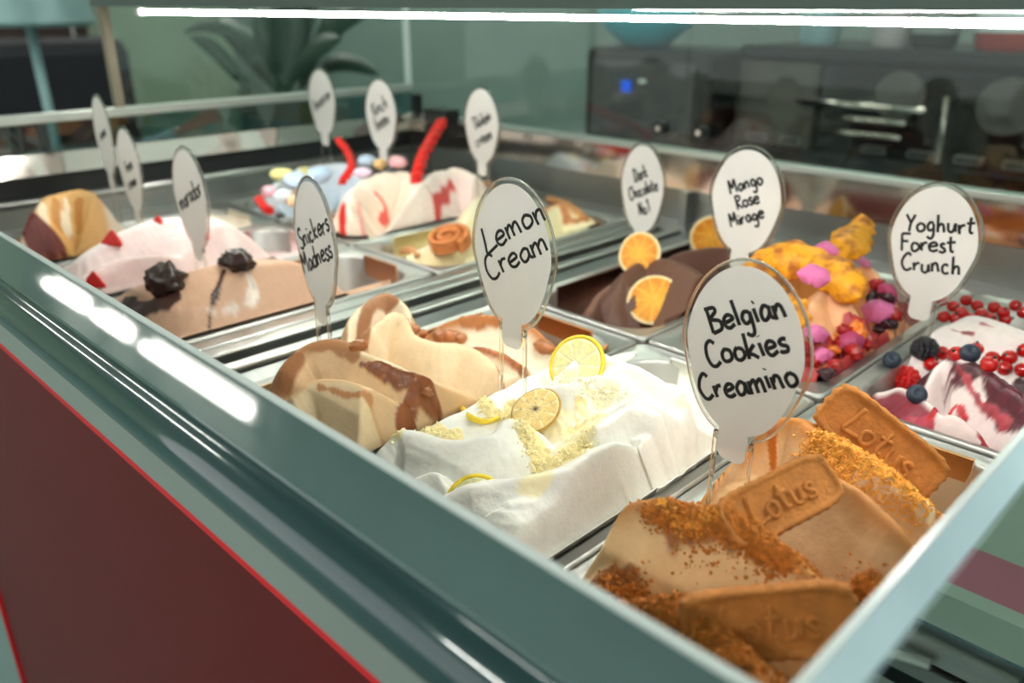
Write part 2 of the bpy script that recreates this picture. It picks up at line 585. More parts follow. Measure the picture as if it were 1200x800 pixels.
def seg_field(pts, X, Y):
    """nearest distance, signed side (+ left of travel), crest height and running length"""
    P = np.array(pts, float)
    best = np.full(X.shape, 1e9)
    side = np.zeros(X.shape)
    zc = np.zeros(X.shape)
    tt = np.zeros(X.shape)
    L = 0.
    for i in range(len(P) - 1):
        a, b2 = P[i], P[i + 1]
        d = b2[:2] - a[:2]
        l2 = max(d @ d, 1e-10)
        t = np.clip(((X - a[0]) * d[0] + (Y - a[1]) * d[1]) / l2, 0, 1)
        dx = X - a[0] - t * d[0]
        dy = Y - a[1] - t * d[1]
        ds = np.hypot(dx, dy)
        m = ds < best
        best = np.where(m, ds, best)
        side = np.where(m, np.sign(d[0] * dy - d[1] * dx), side)
        zc = np.where(m, a[2] + t * (b2[2] - a[2]), zc)
        tt = np.where(m, L + t * math.sqrt(l2), tt)
        L += math.sqrt(l2)
    return best, side, zc, tt


def px_path(pts, n=5):
    W = [PZ(*p) for p in pts]
    return cr(W, n) if len(W) > 2 else W


def gelato(key, label, ridges, base, step=.0012, ext=(0, 0, 0, 0), dome=.0, noise=.0012, nf=60, streak=.00022, seed=1, k=.0018):
    """ridges: dict(pts=[(px,py,z)], L=(drop,len,round), R=..., col=(left,right,crest,crestwidth), lean=(x,y))"""
    cx, cy = PANS[key]
    x0, x1 = cx - OX - ext[0], cx + OX + ext[1]
    y0, y1 = cy - OY - ext[2], cy + OY + ext[3]
    nx, ny = int((x1 - x0) / step), int((y1 - y0) / step)
    X, Y = np.meshgrid(np.linspace(x0, x1, nx), np.linspace(y0, y1, ny), indexing='ij')
    # round the corners
    mx, my, hx, hy, rc = (x0 + x1) / 2, (y0 + y1) / 2, (x1 - x0) / 2, (y1 - y0) / 2, .037
    qx, qy = X - mx, Y - my
    ex, ey = np.abs(qx) - (hx - rc), np.abs(qy) - (hy - rc)
    inc = (ex > 0) & (ey > 0)
    m8 = np.maximum(ex, ey)
    l8 = np.maximum(np.hypot(ex, ey), 1e-9)
    f = np.where(inc, m8 / l8, 1)
    X = mx + np.where(inc, np.sign(qx) * (hx - rc + ex * f), qx)
    Y = my + np.where(inc, np.sign(qy) * (hy - rc + ey * f), qy)
    edge = np.minimum(hx - np.abs(X - mx), hy - np.abs(Y - my))
    warp = .004 * fbm(X, Y, 22, seed, 3)
    warp2 = .004 * fbm(X, Y, 22, seed + 50, 3)
    Z = base['z'] + dome * (1 - ((X - mx) / hx) ** 2) * (1 - ((Y - my) / hy) ** 2) + noise * fbm(X, Y, nf, seed + 3)
    C = np.zeros(X.shape + (3,)) + np.array(hexc(base['col']))
    G = np.zeros(X.shape)
    LX = np.zeros(X.shape)
    LY = np.zeros(X.shape)
    for ri, r in enumerate(ridges):
        path = px_path(r['pts'])
        d, s, zc, t = seg_field(path, X + warp, Y + warp2)
        out = np.zeros(X.shape)
        for sgn, p in ((1, r['L']), (-1, r['R'])):
            D, Ls, rd = p
            dd = np.sqrt(d * d + rd * rd) - rd
            out = np.where((s >= 0) if sgn > 0 else (s < 0), D * (1 - np.exp(-dd / Ls)) + r.get('lin', .55) * np.maximum(dd - Ls * .4, 0), out)
        h = zc - out + noise * fbm(X, Y, nf, seed + ri * 7 + 9) + r.get('streak', streak) * (np.sin(d * 1100 + 9 * fbm(X, Y, 25, seed + ri)) * .4 + np.sin(d * 420 + ri + 8 * fbm(X, Y, 16, ri))) * np.clip(.6 + 1.5 * fbm(X, Y, 30, seed + 77 + ri), 0, 1.3)
        w = 1 / (1 + np.exp(-np.clip((h - Z) / (k * .5), -40, 40)))
        cl, crr, cc, cw = r['col']
        nz = 1 + .5 * fbm(X, Y, 50, seed + 31 + ri)
        side_c = np.where((s >= 0)[..., None], np.array(hexc(cl)), np.array(hexc(crr)))
        if cw > 0:
            wc = np.clip(1.5 - d / (cw * nz), 0, 1)[..., None]
            side_c = side_c * (1 - wc) + np.array(hexc(cc)) * wc
        C = C * (1 - w[..., None]) + side_c * w[..., None]
        G = G * (1 - w) + r.get('gloss', 0) * w
        le = r.get('lean')
        g = np.exp(-(d / .010) ** 2) if le else 0
        LX = LX * (1 - w) + ((le[0] * g) if le else 0) * w
        LY = LY * (1 - w) + ((le[1] * g) if le else 0) * w
        Z = .5 * (Z + h + np.sqrt((Z - h) ** 2 + k * k))
    if base.get('fold'):
        ca_, sa_ = math.cos(.5), math.sin(.5)
        U, V = X * ca_ + Y * sa_, -X * sa_ + Y * ca_
        U, V = U + .012 * fbm(X, Y, 18, seed + 5, 2), V + .012 * fbm(X, Y, 18, seed + 6, 2)
        rd_ = 1 - np.sqrt(fbm(U * .55, V * 1.5, 26, seed + 90, 2) ** 2 * 9 + .004)
        Z = Z + base['fold'] * np.clip(rd_, -.8, 1)
    # keep it off the steel where the pan wall is
    es = base.get('es')
    if es is None:
        Zin = np.minimum(Z, base.get('edge', .012) + edge * base.get('eslope', 3.0))
    else:
        sl_ = base.get('eslope', 3.0)
        Zin = Z
        for (e_, dd_) in zip(es, (X - x0, x1 - X, Y - y0, y1 - Y)):
            lim = e_ + dd_ * sl_
            Zin = .5 * (Zin + lim - np.sqrt((Zin - lim) ** 2 + .003 ** 2))
    outside = (np.abs(X - cx) > OX) | (np.abs(Y - cy) > OY)
    Z = np.where(outside, np.maximum(Zin, .0035), Zin)
    g = dict(x0=x0, x1=x1, y0=y0, y1=y1, X=X, Y=Y, Z=Z, C=C, G=G, LX=LX, LY=LY, key=key, label=label, mx=mx, my=my, edge=edge, seed=seed)
    GEL[key] = g
    return g


def zat(g, x, y):
    nx, ny = g['Z'].shape
    i = np.clip((x - g['x0']) / (g['x1'] - g['x0']) * (nx - 1), 0, nx - 1.001)
    j = np.clip((y - g['y0']) / (g['y1'] - g['y0']) * (ny - 1), 0, ny - 1.001)
    a, b2 = int(i), int(j)
    u, v = i - a, j - b2
    Z = g['Z']
    return (Z[a, b2] * (1 - u) + Z[a + 1, b2] * u) * (1 - v) + (Z[a, b2 + 1] * (1 - u) + Z[a + 1, b2 + 1] * u) * v


def hit(key, px, py):
    """first point of that pan's ice cream on the line of sight"""
    g = GEL[key]
    d = ray(px, py)
    d = d / np.linalg.norm(d)
    t0 = (.14 - HC) / d[2]
    t1 = (-.10 - HC) / d[2]
    for t in np.linspace(t0, t1, 500):
        p = CAMP + d * t
        if g['x0'] <= p[0] <= g['x1'] and g['y0'] <= p[1] <= g['y1'] and p[2] <= zat(g, p[0], p[1]):
            return p
    return PZ(px, py, .0)


def normal_at(key, p, e=.004):
    g = GEL[key]
    gx = (zat(g, p[0] + e, p[1]) - zat(g, p[0] - e, p[1])) / (2 * e)
    gy = (zat(g, p[0], p[1] + e) - zat(g, p[0], p[1] - e)) / (2 * e)
    n = np.array([-gx, -gy, 1.])
    return n / np.linalg.norm(n)


def sauce(key, pts, width, col, raise_=.0, rough=0., gloss=0., seed=3, edge=.5, soft=.35, onpx=True, shade=.5):
    """a sauce, crumb or painted highlight patch on the surface along points given in pixels"""
    g = GEL[key]
    W = [hit(key, *p) for p in pts] if onpx else pts
    if len(W) == 1:
        W = [W[0], W[0] + np.array([.0005, 0, 0])]
    path = cr(W, 5) if len(W) > 2 else W
    X, Y = g['X'], g['Y']
    d, s, zc, t = seg_field([(p[0], p[1], 0) for p in path], X, Y)
    wv = width * (1 + edge * 2 * fbm(X, Y, 70, seed, 4))
    m = np.clip((wv - d) / (width * soft + 1e-6), 0, 1)
    m = m * m * (3 - 2 * m)
    c = np.array(hexc(col))
    g['C'] = g['C'] * (1 - m[..., None]) + c * m[..., None]
    g['G'] = g['G'] * (1 - m) + gloss * m
    g['Z'] = g['Z'] + m * raise_
    if rough:
        g['Z'] = g['Z'] + m * rough * (np.abs(fbm(X, Y, 240, seed + 5, 3)) * 2 - .2)
        sh = 1 + shade * fbm(X, Y, 260, seed + 8, 3)
        g['C'] = g['C'] * (1 - m[..., None] + m[..., None] * np.clip(sh, .5, 1.5)[..., None])


def finish(key, cat='ice cream'):
    g = GEL[key]
    X, Y, Z = g['X'] + g['LX'], g['Y'] + g['LY'], g['Z']
    nx, ny = Z.shape
    cx, cy = g['mx'], g['my']
    top = np.stack([X - cx, Y - cy, Z], -1).reshape(-1, 3)
    idx = np.arange(nx * ny).reshape(nx, ny)
    q = np.stack([idx[:-1, :-1], idx[1:, :-1], idx[1:, 1:], idx[:-1, 1:]], -1).reshape(-1, 4)
    ring = np.concatenate([idx[:, 0], idx[-1, 1:], idx[-2::-1, -1], idx[0, -2:0:-1]])
    low = top[ring].copy()
    low[:, 2] = np.where(low[:, 2] > .003, .0025, -.07)
    low[:, 0] *= .985
    low[:, 1] *= .99
    n0 = len(top)
    m = len(ring)
    li = n0 + np.arange(m)
    sk = np.stack([ring, li, np.roll(li, -1), np.roll(ring, -1)], -1)
    V = np.concatenate([top, low])
    F = np.concatenate([q, sk])
    me = bpy.data.meshes.new('gelato')
    me.vertices.add(len(V))
    me.vertices.foreach_set('co', V.astype(np.float32).ravel())
    me.loops.add(F.size)
    me.loops.foreach_set('vertex_index', F.astype(np.int32).ravel())
    me.polygons.add(len(F))
    me.polygons.foreach_set('loop_start', np.arange(0, F.size, 4, dtype=np.int32))
    me.update(calc_edges=True)
    me.shade_smooth()
    a = me.attributes.new('Col', 'FLOAT_COLOR', 'POINT')
    cc = np.ones((len(V), 4), np.float32)
    cc[:n0, :3] = g['C'].reshape(-1, 3)
    cc[n0:, :3] = g['C'].reshape(-1, 3)[ring]
    a.data.foreach_set('color', np.clip(cc, 0, 1).ravel())
    b2 = me.attributes.new('Gls', 'FLOAT', 'POINT')
    gg = np.zeros(len(V), np.float32)
    gg[:n0] = g['G'].ravel()
    b2.data.foreach_set('value', gg)
    me.materials.append(M['gel'])
    o = bpy.data.objects.new('gelato', me)
    COL.objects.link(o)
    o.location = (cx, cy, Z0)
    tag(o, g['label'], cat, 'ice creams in the pans')
    return o


def crumbs(key, parent, pts, width, n, size, mats, seed=5, name='crumbs'):
    """loose crumbs lying along a path on the surface: one part"""
    r = np.random.default_rng(seed)
    g = GEL[key]
    W = [hit(key, *p) for p in pts]
    path = cr(W, 6) if len(W) > 2 else W
    mb = MB()
    for _ in range(n):
        i = r.integers(0, len(path) - 1)
        p = path[i] + (path[i + 1] - path[i]) * r.random()
        a = r.random() * 6.283
        dd = width * abs(r.normal()) * .6
        x, y = p[0] + dd * math.cos(a), p[1] + dd * math.sin(a)
        if not (g['x0'] + .003 < x < g['x1'] - .003 and g['y0'] + .003 < y < g['y1'] - .003):
            continue
        s = size * (.45 + r.random() ** 2 * 1.2)
        z = zat(g, x, y) + s * .25
        v = np.array([(1, 0, 0), (0, 1, 0), (-1, 0, 0), (0, -1, 0), (0, 0, .8), (0, 0, -.8)]) * s + r.normal(size=(6, 3)) * s * .28
        nx_, ny_ = g['Z'].shape
        ii = int(round((x - g['x0']) / (g['x1'] - g['x0']) * (nx_ - 1)))
        jj = int(round((y - g['y0']) / (g['y1'] - g['y0']) * (ny_ - 1)))
        gx_ = (zat(g, x + .003, y) - zat(g, x - .003, y)) / .006
        gy_ = (zat(g, x, y + .003) - zat(g, x, y - .003)) / .006
        nn_ = np.array([-gx_, -gy_, 1.])
        nn_ /= np.linalg.norm(nn_)
        v += np.array([x - g['mx'] + g['LX'][ii, jj], y - g['my'] + g['LY'][ii, jj], z - s * .25]) + nn_ * s * .35
        mb.add(v, [(0, 1, 4), (1, 2, 4), (2, 3, 4), (3, 0, 4), (1, 0, 5), (2, 1, 5), (3, 2, 5), (0, 3, 5)])
    o = mb.build(name, mats, parent)
    tag(o, kind='stuff')
    return o
# ---- biscuit ice cream, front right
cream = '#efca95'
caram = '#b5783c'
gelato('belgian', 'biscuit ice cream in tall folds covered with brown crumbs', [
    dict(pts=[(880, 560, .018), (960, 600, .02), (1040, 650, .02)], L=(.03, .03, .01), R=(.03, .03, .01), col=('#d3a673', '#d3a673', cream, 0)),
    # back fold with orange crumbs
    dict(pts=[(872, 520, .036), (893, 500, .044), (935, 489, .049), (985, 520, .050), (1050, 560, .044), (1100, 600, .030)], L=(.05, .030, .008), R=(.05, .020, .004), col=('#d8974f', '#e0b585', '#cf8436', .006), lean=(.002, -.003)),
    # arched sheet
    dict(pts=[(962, 552, .050), (1000, 566, .054), (1045, 602, .050), (1078, 640, .038), (1085, 665, .025)], L=(.05, .018, .003), R=(.055, .025, .004), col=('#b9793f', '#d4ac7e', '#bd7f43', .006), lean=(.003, -.005)),
    # left drape
    dict(pts=[(752, 632, .034), (728, 655, .026), (698, 692, .016)], L=(.03, .02, .004), R=(.035, .03, .006), col=('#dcb283', '#dcb283', '#c9935a', .003)),
    # main front fold
    dict(pts=[(731, 594, .046), (760, 588, .052), (800, 588, .054), (870, 602, .055), (930, 640, .047), (990, 686, .040), (1040, 725, .03)], L=(.05, .016, .006), R=(.065, .030, .004), col=('#b87434', cream, '#c58645', .005), lean=(-.003, -.005)),
    # crumb mound at the front
    dict(pts=[(735, 712, .028), (790, 708, .042), (840, 742, .042), (890, 795, .040)], L=(.03, .02, .008), R=(.04, .02, .01), col=('#a9652a', '#a9652a', '#b06c2e', .02)),
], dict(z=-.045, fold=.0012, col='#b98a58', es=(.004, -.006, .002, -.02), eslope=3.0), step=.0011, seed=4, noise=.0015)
sauce('belgian', [(735, 592), (800, 592), (870, 605), (930, 645), (1000, 690), (1050, 720)], .006, '#bd7530', .0005, .0022, seed=5)
sauce('belgian', [(800, 610), (860, 630)], .008, '#a86a30', .0005, .002, seed=15)
sauce('belgian', [(960, 520), (1010, 545), (1060, 570)], .010, '#dc9440', .001, .0026, seed=6)
sauce('belgian', [(1010, 555), (1050, 572), (1085, 596)], .006, '#ecd3ad', .001, .002, seed=7)
sauce('belgian', [(740, 712), (800, 720), (860, 765), (890, 795)], .022, '#bf7830', .001, .0032, seed=8)
sauce('belgian', [(700, 690), (740, 690)], .006, '#9b5e28', .001, .0025, seed=18)
sauce('belgian', [(880, 505), (905, 520), (920, 550)], .003, '#b8651d', .0006, 0, .8, seed=9)
o_belg = finish('belgian')
M['crumb'] = mat('biscuit_crumb', '#c67a2e', .85, 0, .35, 300, .2, 600)
M['crumb_light'] = mat('light_crumb', '#eaa746', .85, 0, .3, 300, .2, 600)
crumbs('belgian', o_belg, [(745, 592), (800, 590), (870, 603), (930, 642), (1000, 690)], .011, 3800, .0009, M['crumb'], 5)
crumbs('belgian', o_belg, [(740, 715), (800, 720), (850, 755), (890, 795)], .020, 3800, .0010, M['crumb'], 6)
crumbs('belgian', o_belg, [(950, 515), (1010, 545), (1080, 590)], .011, 2600, .0009, M['crumb_light'], 7)
crumbs('belgian', o_belg, [(765, 600), (820, 608), (880, 628), (910, 648)], .0035, 2400, .0009, M['crumb'], 13)
crumbs('belgian', o_belg, [(890, 622), (940, 655), (1000, 696), (1030, 715)], .0045, 2400, .0009, M['crumb'], 14)
crumbs('belgian', o_belg, [(735, 594), (790, 592), (850, 602)], .003, 1200, .0009, M['crumb_light'], 15)
crumbs('belgian', o_belg, [(700, 690), (730, 690), (760, 700)], .006, 500, .0009, M['crumb'], 12)

# ---- lemon
wh = '#ece9df'
gelato('lemon', 'white lemon ice cream swirled high with yellow crumble', [
    dict(pts=[(470, 520, .010), (560, 470, .018), (620, 440, .022), (655, 418, .022)], L=(.02, .02, .01), R=(.015, .02, .012), col=(wh, wh, wh, 0)),
    dict(pts=[(640, 450, .030), (668, 424, .040), (690, 411, .045), (735, 428, .046), (775, 449, .041), (803, 474, .034), (815, 515, .022), (820, 548, .008)], L=(.06, .014, .004), R=(.040, .030, .006), col=(wh, wh, wh, 0), lean=(.003, -.002), streak=.0003),
    dict(pts=[(700, 500, .036), (745, 478, .042), (790, 500, .034), (818, 524, .024)], L=(.012, .010, .004), R=(.03, .015, .002), col=(wh, wh, wh, 0), lean=(.002, -.003), streak=.0003),
    dict(pts=[(720, 545, .026), (760, 540, .030), (800, 545, .022), (824, 530, .018)], L=(.010, .008, .003), R=(.03, .02, .003), col=(wh, wh, wh, 0), lean=(.001, -.002)),
    dict(pts=[(452, 524, .014), (476, 506, .022), (530, 515, .027), (580, 510, .030), (596, 496, .031), (612, 500, .028)], L=(.014, .010, .002), R=(.030, .022, .008), col=(wh, wh, wh, 0), lean=(-.001, -.002)),
    dict(pts=[(500, 596, .016), (552, 568, .027), (620, 562, .031), (680, 540, .034), (712, 520, .038), (733, 518, .040), (742, 530, .036)], L=(.014, .012, .004), R=(.050, .055, .010), col=(wh, wh, wh, 0), lean=(.001, -.003), streak=.0002),
    dict(pts=[(745, 470, .043), (775, 478, .040), (800, 500, .033)], L=(.006, .005, .001), R=(.02, .010, .001), col=(wh, wh, wh, 0), lean=(.001, -.003)),
    dict(pts=[(760, 505, .036), (785, 525, .028), (822, 523, .024)], L=(.005, .004, .001), R=(.02, .008, .001), col=(wh, wh, wh, 0), lean=(.002, -.004)),
    dict(pts=[(735, 520, .040), (750, 545, .030), (775, 560, .022)], L=(.006, .005, .001), R=(.008, .005, .001), col=(wh, wh, wh, 0), lean=(.002, -.002)),
    dict(pts=[(600, 590, .026), (680, 575, .024), (740, 550, .022)], L=(.003, .004, .001), R=(.02, .03, .003), col=(wh, wh, wh, 0), lean=(0, -.002)),
    dict(pts=[(640, 455, .034), (665, 452, .038), (700, 440, .042), (730, 445, .041)], L=(.004, .004, .001), R=(.012, .008, .002), col=(wh, wh, wh, 0), lean=(0, -.002)),
    dict(pts=[(470, 570, .010), (505, 556, .016), (520, 572, .012)], L=(.02, .012, .003), R=(.02, .012, .003), col=(wh, wh, wh, 0)),
], dict(z=-.022, fold=.0026, col='#f0eee4', es=(.006, -.010, .004, -.012), eslope=2.4), step=.0010, ext=(.010, .002, .006, 0), seed=11, noise=.0014, nf=55)
ycol = '#f6e3a6'
for pts, w, sd in (([(618, 515), (640, 540), (662, 540), (690, 522)], .006, 1), ([(610, 500), (600, 480)], .004, 2), ([(550, 470), (575, 482), (590, 490)], .005, 3),
                   ([(470, 512), (500, 506), (535, 512)], .0045, 4), ([(655, 490), (690, 500), (680, 480)], .006, 5), ([(668, 440), (690, 455), (720, 458)], .005, 6), ([(770, 432), (800, 470)], .003, 7)):
    sauce('lemon', pts, w, ycol if sd not in (6, 7) else '#f6ecc6', .0006, .0026, seed=40 + sd, edge=.9, shade=.12)
sauce('lemon', [(630, 555), (680, 500), (640, 500)], .012, '#f6e8bb', 0, 0, seed=61, edge=.8, soft=.9)
o_lem = finish('lemon')
M['crumble'] = mat('lemon_crumble', '#fdeeb8', .8, 0, .08, 300, .2, 500)
crumbs('lemon', o_lem, [(600, 485), (620, 515), (645, 545), (690, 520)], .007, 900, .0013, M['crumble'], 8)
crumbs('lemon', o_lem, [(545, 470), (570, 480), (590, 488)], .006, 300, .0012, M['crumble'], 9)
crumbs('lemon', o_lem, [(465, 512), (500, 506), (535, 514)], .005, 300, .0011, M['crumble'], 10)
crumbs('lemon', o_lem, [(655, 440), (690, 450), (730, 465)], .010, 420, .0010, mat('pale_crumble', '#f5edcf', .8, 0, .1, 300), 11)

# ---- caramel and milk chocolate
cr1 = '#e6c79d'
mk = '#b17a50'
gelato('snick', 'beige ice cream in bulging folds with milk chocolate bands and nuts', [
    dict(pts=[(540, 425, .012), (600, 440, .014), (640, 440, .01)], L=(.03, .03, .01), R=(.03, .03, .01), col=('#ecd3b0', '#ecd3b0', cr1, 0)),
    # rear piece with caramel top
    dict(pts=[(505, 392, .010), (530, 376, .022), (575, 370, .027), (620, 380, .026), (640, 400, .016)], L=(.03, .012, .004), R=(.025, .012, .004), col=('#b77a47', '#f3e4cc', '#b9773f', .006)),
    dict(pts=[(545, 405, .018), (580, 412, .021), (615, 428, .018), (628, 445, .010)], L=(.012, .008, .003), R=(.02, .012, .004), col=('#f3e4cc', '#f0dcbf', '#a9683a', .004)),
    # saddle running back from the horn
    dict(pts=[(430, 385, .050), (452, 366, .056), (470, 372, .052), (480, 392, .045), (505, 402, .041), (540, 404, .037), (575, 425, .028), (600, 455, .016)], L=(.05, .012, .004), R=(.055, .040, .010), col=(mk, cr1, cr1, 0), lean=(.003, .003), streak=.0001),
    # horn
    dict(pts=[(404, 398, .046), (408, 374, .056), (424, 354, .063), (445, 343, .066), (466, 354, .060), (474, 368, .054)], L=(.06, .012, .005), R=(.05, .020, .006), col=('#d8b386', '#efdcbd', cr1, 0), lean=(.004, .002), streak=.0001),
    # left bulge
    dict(pts=[(318, 462, .020), (332, 430, .036), (362, 404, .046), (398, 398, .050), (428, 412, .048)], L=(.055, .016, .012), R=(.05, .026, .016), col=('#e4c8a2', '#dfb98e', mk, .008), streak=.0001),
    # front slab
    dict(pts=[(352, 462, .036), (375, 445, .043), (410, 446, .046), (450, 462, .042), (478, 482, .032), (486, 500, .02)], L=(.012, .010, .003), R=(.055, .022, .005), col=('#e2bf92', '#ecd2a8', '#dcb080', .0015), lean=(-.001, -.004), streak=.0001),
    dict(pts=[(412, 408, .050), (440, 418, .048), (470, 428, .044), (495, 440, .038)], L=(.008, .008, .003), R=(.02, .010, .003), col=('#d9b184', '#e2bf92', '#edd6b2', .002), lean=(0, -.002)),
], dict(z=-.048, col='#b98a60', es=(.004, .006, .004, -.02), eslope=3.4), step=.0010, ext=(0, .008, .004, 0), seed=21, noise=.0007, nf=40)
sauce('snick', [(455, 350), (435, 356), (424, 380), (420, 405)], .0065, '#a9744c', .0006, seed=3, edge=.15)
sauce('snick', [(346, 420), (335, 450)], .008, '#a06a42', .0004, seed=4, edge=.12)
sauce('snick', [(368, 406), (395, 404), (418, 416)], .0065, '#b07a50', .0004, seed=5, edge=.2)
sauce('snick', [(425, 428), (455, 440), (480, 448), (505, 456), (514, 478)], .0045, '#8a4f2c', .0012, .001, .8, seed=6, edge=.5)
sauce('snick', [(505, 470), (488, 462), (478, 480), (470, 500), (482, 508)], .0045, '#935530', .0012, .001, .8, seed=7, edge=.4)
sauce('snick', [(380, 452), (420, 462), (440, 470)], .002, '#c98d58', .0, 0, .2, seed=8, edge=1.0)
sauce('snick', [(545, 375), (580, 375), (610, 390)], .005, '#b06f3c', .001, .001, .6, seed=9, edge=.6)
sauce('snick', [(560, 408), (590, 418), (610, 435)], .0035, '#9c5a30', .001, .001, .7, seed=10, edge=.6)
o_snk = finish('snick')

# ---- smooth light brown
br = '#cfa68a'
gelato('brown', 'smooth light brown ice cream mound with dark chocolate chunks', [
    dict(pts=[(132, 352, .022), (165, 334, .036), (210, 322, .045), (270, 308, .050), (330, 304, .045), (385, 322, .030), (405, 345, .012)], L=(.06, .03, .02), R=(.055, .035, .024), col=(br, br, br, 0)),
    dict(pts=[(190, 392, .020), (260, 384, .026), (340, 362, .024), (390, 350, .012)], L=(.01, .012, .006), R=(.03, .02, .008), col=(br, '#c79c7e', br, 0)),
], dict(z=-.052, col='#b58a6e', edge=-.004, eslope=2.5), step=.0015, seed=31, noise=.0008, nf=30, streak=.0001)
for pts, w in (([(250, 345), (247, 370), (245, 388)], .0012), ([(262, 318), (256, 338), (250, 350)], .0025)):
    sauce('brown', pts, w, '#3a211c', .0004, 0, .7, seed=33, edge=.4)
sauce('brown', [(205, 350), (190, 362), (165, 364), (150, 358)], .006, '#4a2f28', .001, .001, .8, seed=34, edge=.8)
sauce('brown', [(285, 318), (298, 340), (280, 362), (240, 366), (210, 362)], .0035, '#eadcd0', .0003, .0006, .9, seed=35, edge=.9, soft=.9)  # pale streak paints the white highlight on the brown mound
finish('brown')

# ---- pale pink strawberry
pk = '#f0d7d3'
gelato('straw', 'pale pink ice cream with red strawberry pieces', [
    dict(pts=[(70, 318, .020), (105, 292, .040), (150, 268, .052), (190, 256, .057), (245, 256, .054), (288, 270, .044)], L=(.06, .03, .015), R=(.05, .045, .02), col=(pk, pk, '#f8ebe6', .008)),
    dict(pts=[(85, 335, .020), (130, 308, .030), (200, 296, .034), (280, 292, .030)], L=(.012, .014, .008), R=(.03, .02, .01), col=(pk, '#eccfcb', pk, 0)),
], dict(z=-.03, col='#e8cac6', edge=.0, eslope=3), step=.0016, seed=41, noise=.0012, nf=40)
finish('straw')

# ---- far left caramel
gelato('caramel', 'tall caramel streaked cream ice cream at the far left', [
    dict(pts=[(36, 262, .050), (50, 236, .064), (85, 226, .069), (110, 230, .066), (120, 255, .05)], L=(.06, .02, .008), R=(.06, .022, .008), col=('#e9dcc6', '#d9a967', '#dcae70', .008)),
    dict(pts=[(100, 262, .05), (140, 252, .052), (185, 240, .052), (200, 250, .045)], L=(.05, .02, .01), R=(.05, .025, .01), col=('#c08e60', '#efe3d0', '#c08e60', .008)),
    dict(pts=[(20, 282, .030), (55, 290, .034), (80, 300, .03)], L=(.04, .02, .01), R=(.04, .02, .01), col=('#8e5340', '#8e5340', '#a2653f', .008)),
], dict(z=-.010, fold=.004, col='#e7d8c4', edge=.004, eslope=5), step=.0018, seed=51, noise=.0025, nf=60)
for i, q in enumerate(((50, 242), (65, 238), (78, 240), (92, 240))):
    sauce('caramel', [(q[0], q[1]), (q[0] + 2, q[1] + 28)], .004, '#c08138' if i % 2 else '#f0dfc0', .0004, seed=52 + i, edge=.8)
sauce('caramel', [(40, 285), (70, 295)], .010, '#6d2f2a', .001, .002, .6, seed=58)
sauce('caramel', [(150, 248), (195, 243)], .010, '#a9764c', .001, .002, seed=59)
finish('caramel')

# ---- pale blue
gelato('blue', 'pale blue ice cream in the far back left pan', [
    dict(pts=[(306, 238, .024), (325, 212, .042), (360, 196, .052), (400, 192, .052), (425, 205, .04)], L=(.06, .025, .012), R=(.06, .025, .012), col=('#cfdbe6', '#cbd9e6', '#d8e0e8', .008)),
], dict(z=-.012, col='#c3d2e2', edge=.0, eslope=3), step=.0024, seed=61, noise=.003, nf=50)
sauce('blue', [(320, 212), (355, 200)], .006, '#e2d68c', .001, seed=62)
sauce('blue', [(345, 235), (350, 215)], .005, '#e8b58c', .001, seed=63)
finish('blue')

# ---- cream with red
gelato('pink', 'cream ice cream heaped in lobes with red sauce streaks', [
    dict(pts=[(402, 255, .030), (412, 222, .050), (440, 206, .058), (480, 204, .058), (490, 225, .045)], L=(.06, .022, .012), R=(.06, .03, .016), col=('#f1dbc8', '#f0d9c4', '#f5e4d2', .01)),
    dict(pts=[(478, 238, .040), (500, 210, .055), (530, 198, .058), (562, 208, .05)], L=(.05, .02, .01), R=(.06, .022, .01), col=('#f1ddd0', '#f3dcd4', '#f5e6da', .008)),
], dict(z=-.012, fold=.003, col='#efd5c8', es=(.004, .006, .004, -.02), eslope=3.4), step=.0018, seed=71, noise=.002, nf=60)
sauce('pink', [(448, 262), (452, 245), (442, 230)], .005, '#dd5a48', .0006, seed=72, edge=.8)
sauce('pink', [(425, 262), (420, 240)], .004, '#efa79c', .0006, seed=73, edge=.8)
sauce('pink', [(512, 258), (520, 230), (528, 215)], .006, '#cc4b47', .0006, seed=74, edge=.6)
sauce('pink', [(402, 262), (402, 240)], .008, '#d42a20', .001, .001, .4, seed=75, edge=.6)
finish('pink')

# ---- pale with caramel roll
gelato('white', 'pale yellow cream ice cream with caramel pieces in the back row', [
    dict(pts=[(480, 300, .000), (505, 285, .010), (540, 262, .022), (560, 230, .036), (585, 225, .036)], L=(.05, .025, .01), R=(.04, .03, .012), col=('#ece0b8', '#ead9a9', '#efe4c2', .006)),
    dict(pts=[(620, 262, .010), (650, 240, .022), (690, 255, .010)], L=(.03, .02, .008), R=(.03, .02, .008), col=('#c78a52', '#eadfb4', '#c98f55', .006)),
], dict(z=-.03, col='#d8cc9c', edge=.004, eslope=3), step=.0018, seed=81, noise=.002, nf=60)
sauce('white', [(560, 226), (585, 228)], .006, '#c08a3e', .001, .001, .4, seed=82)
sauce('white', [(632, 236), (660, 248), (688, 258)], .006, '#b87846', .001, .002, .3, seed=83)
finish('white')

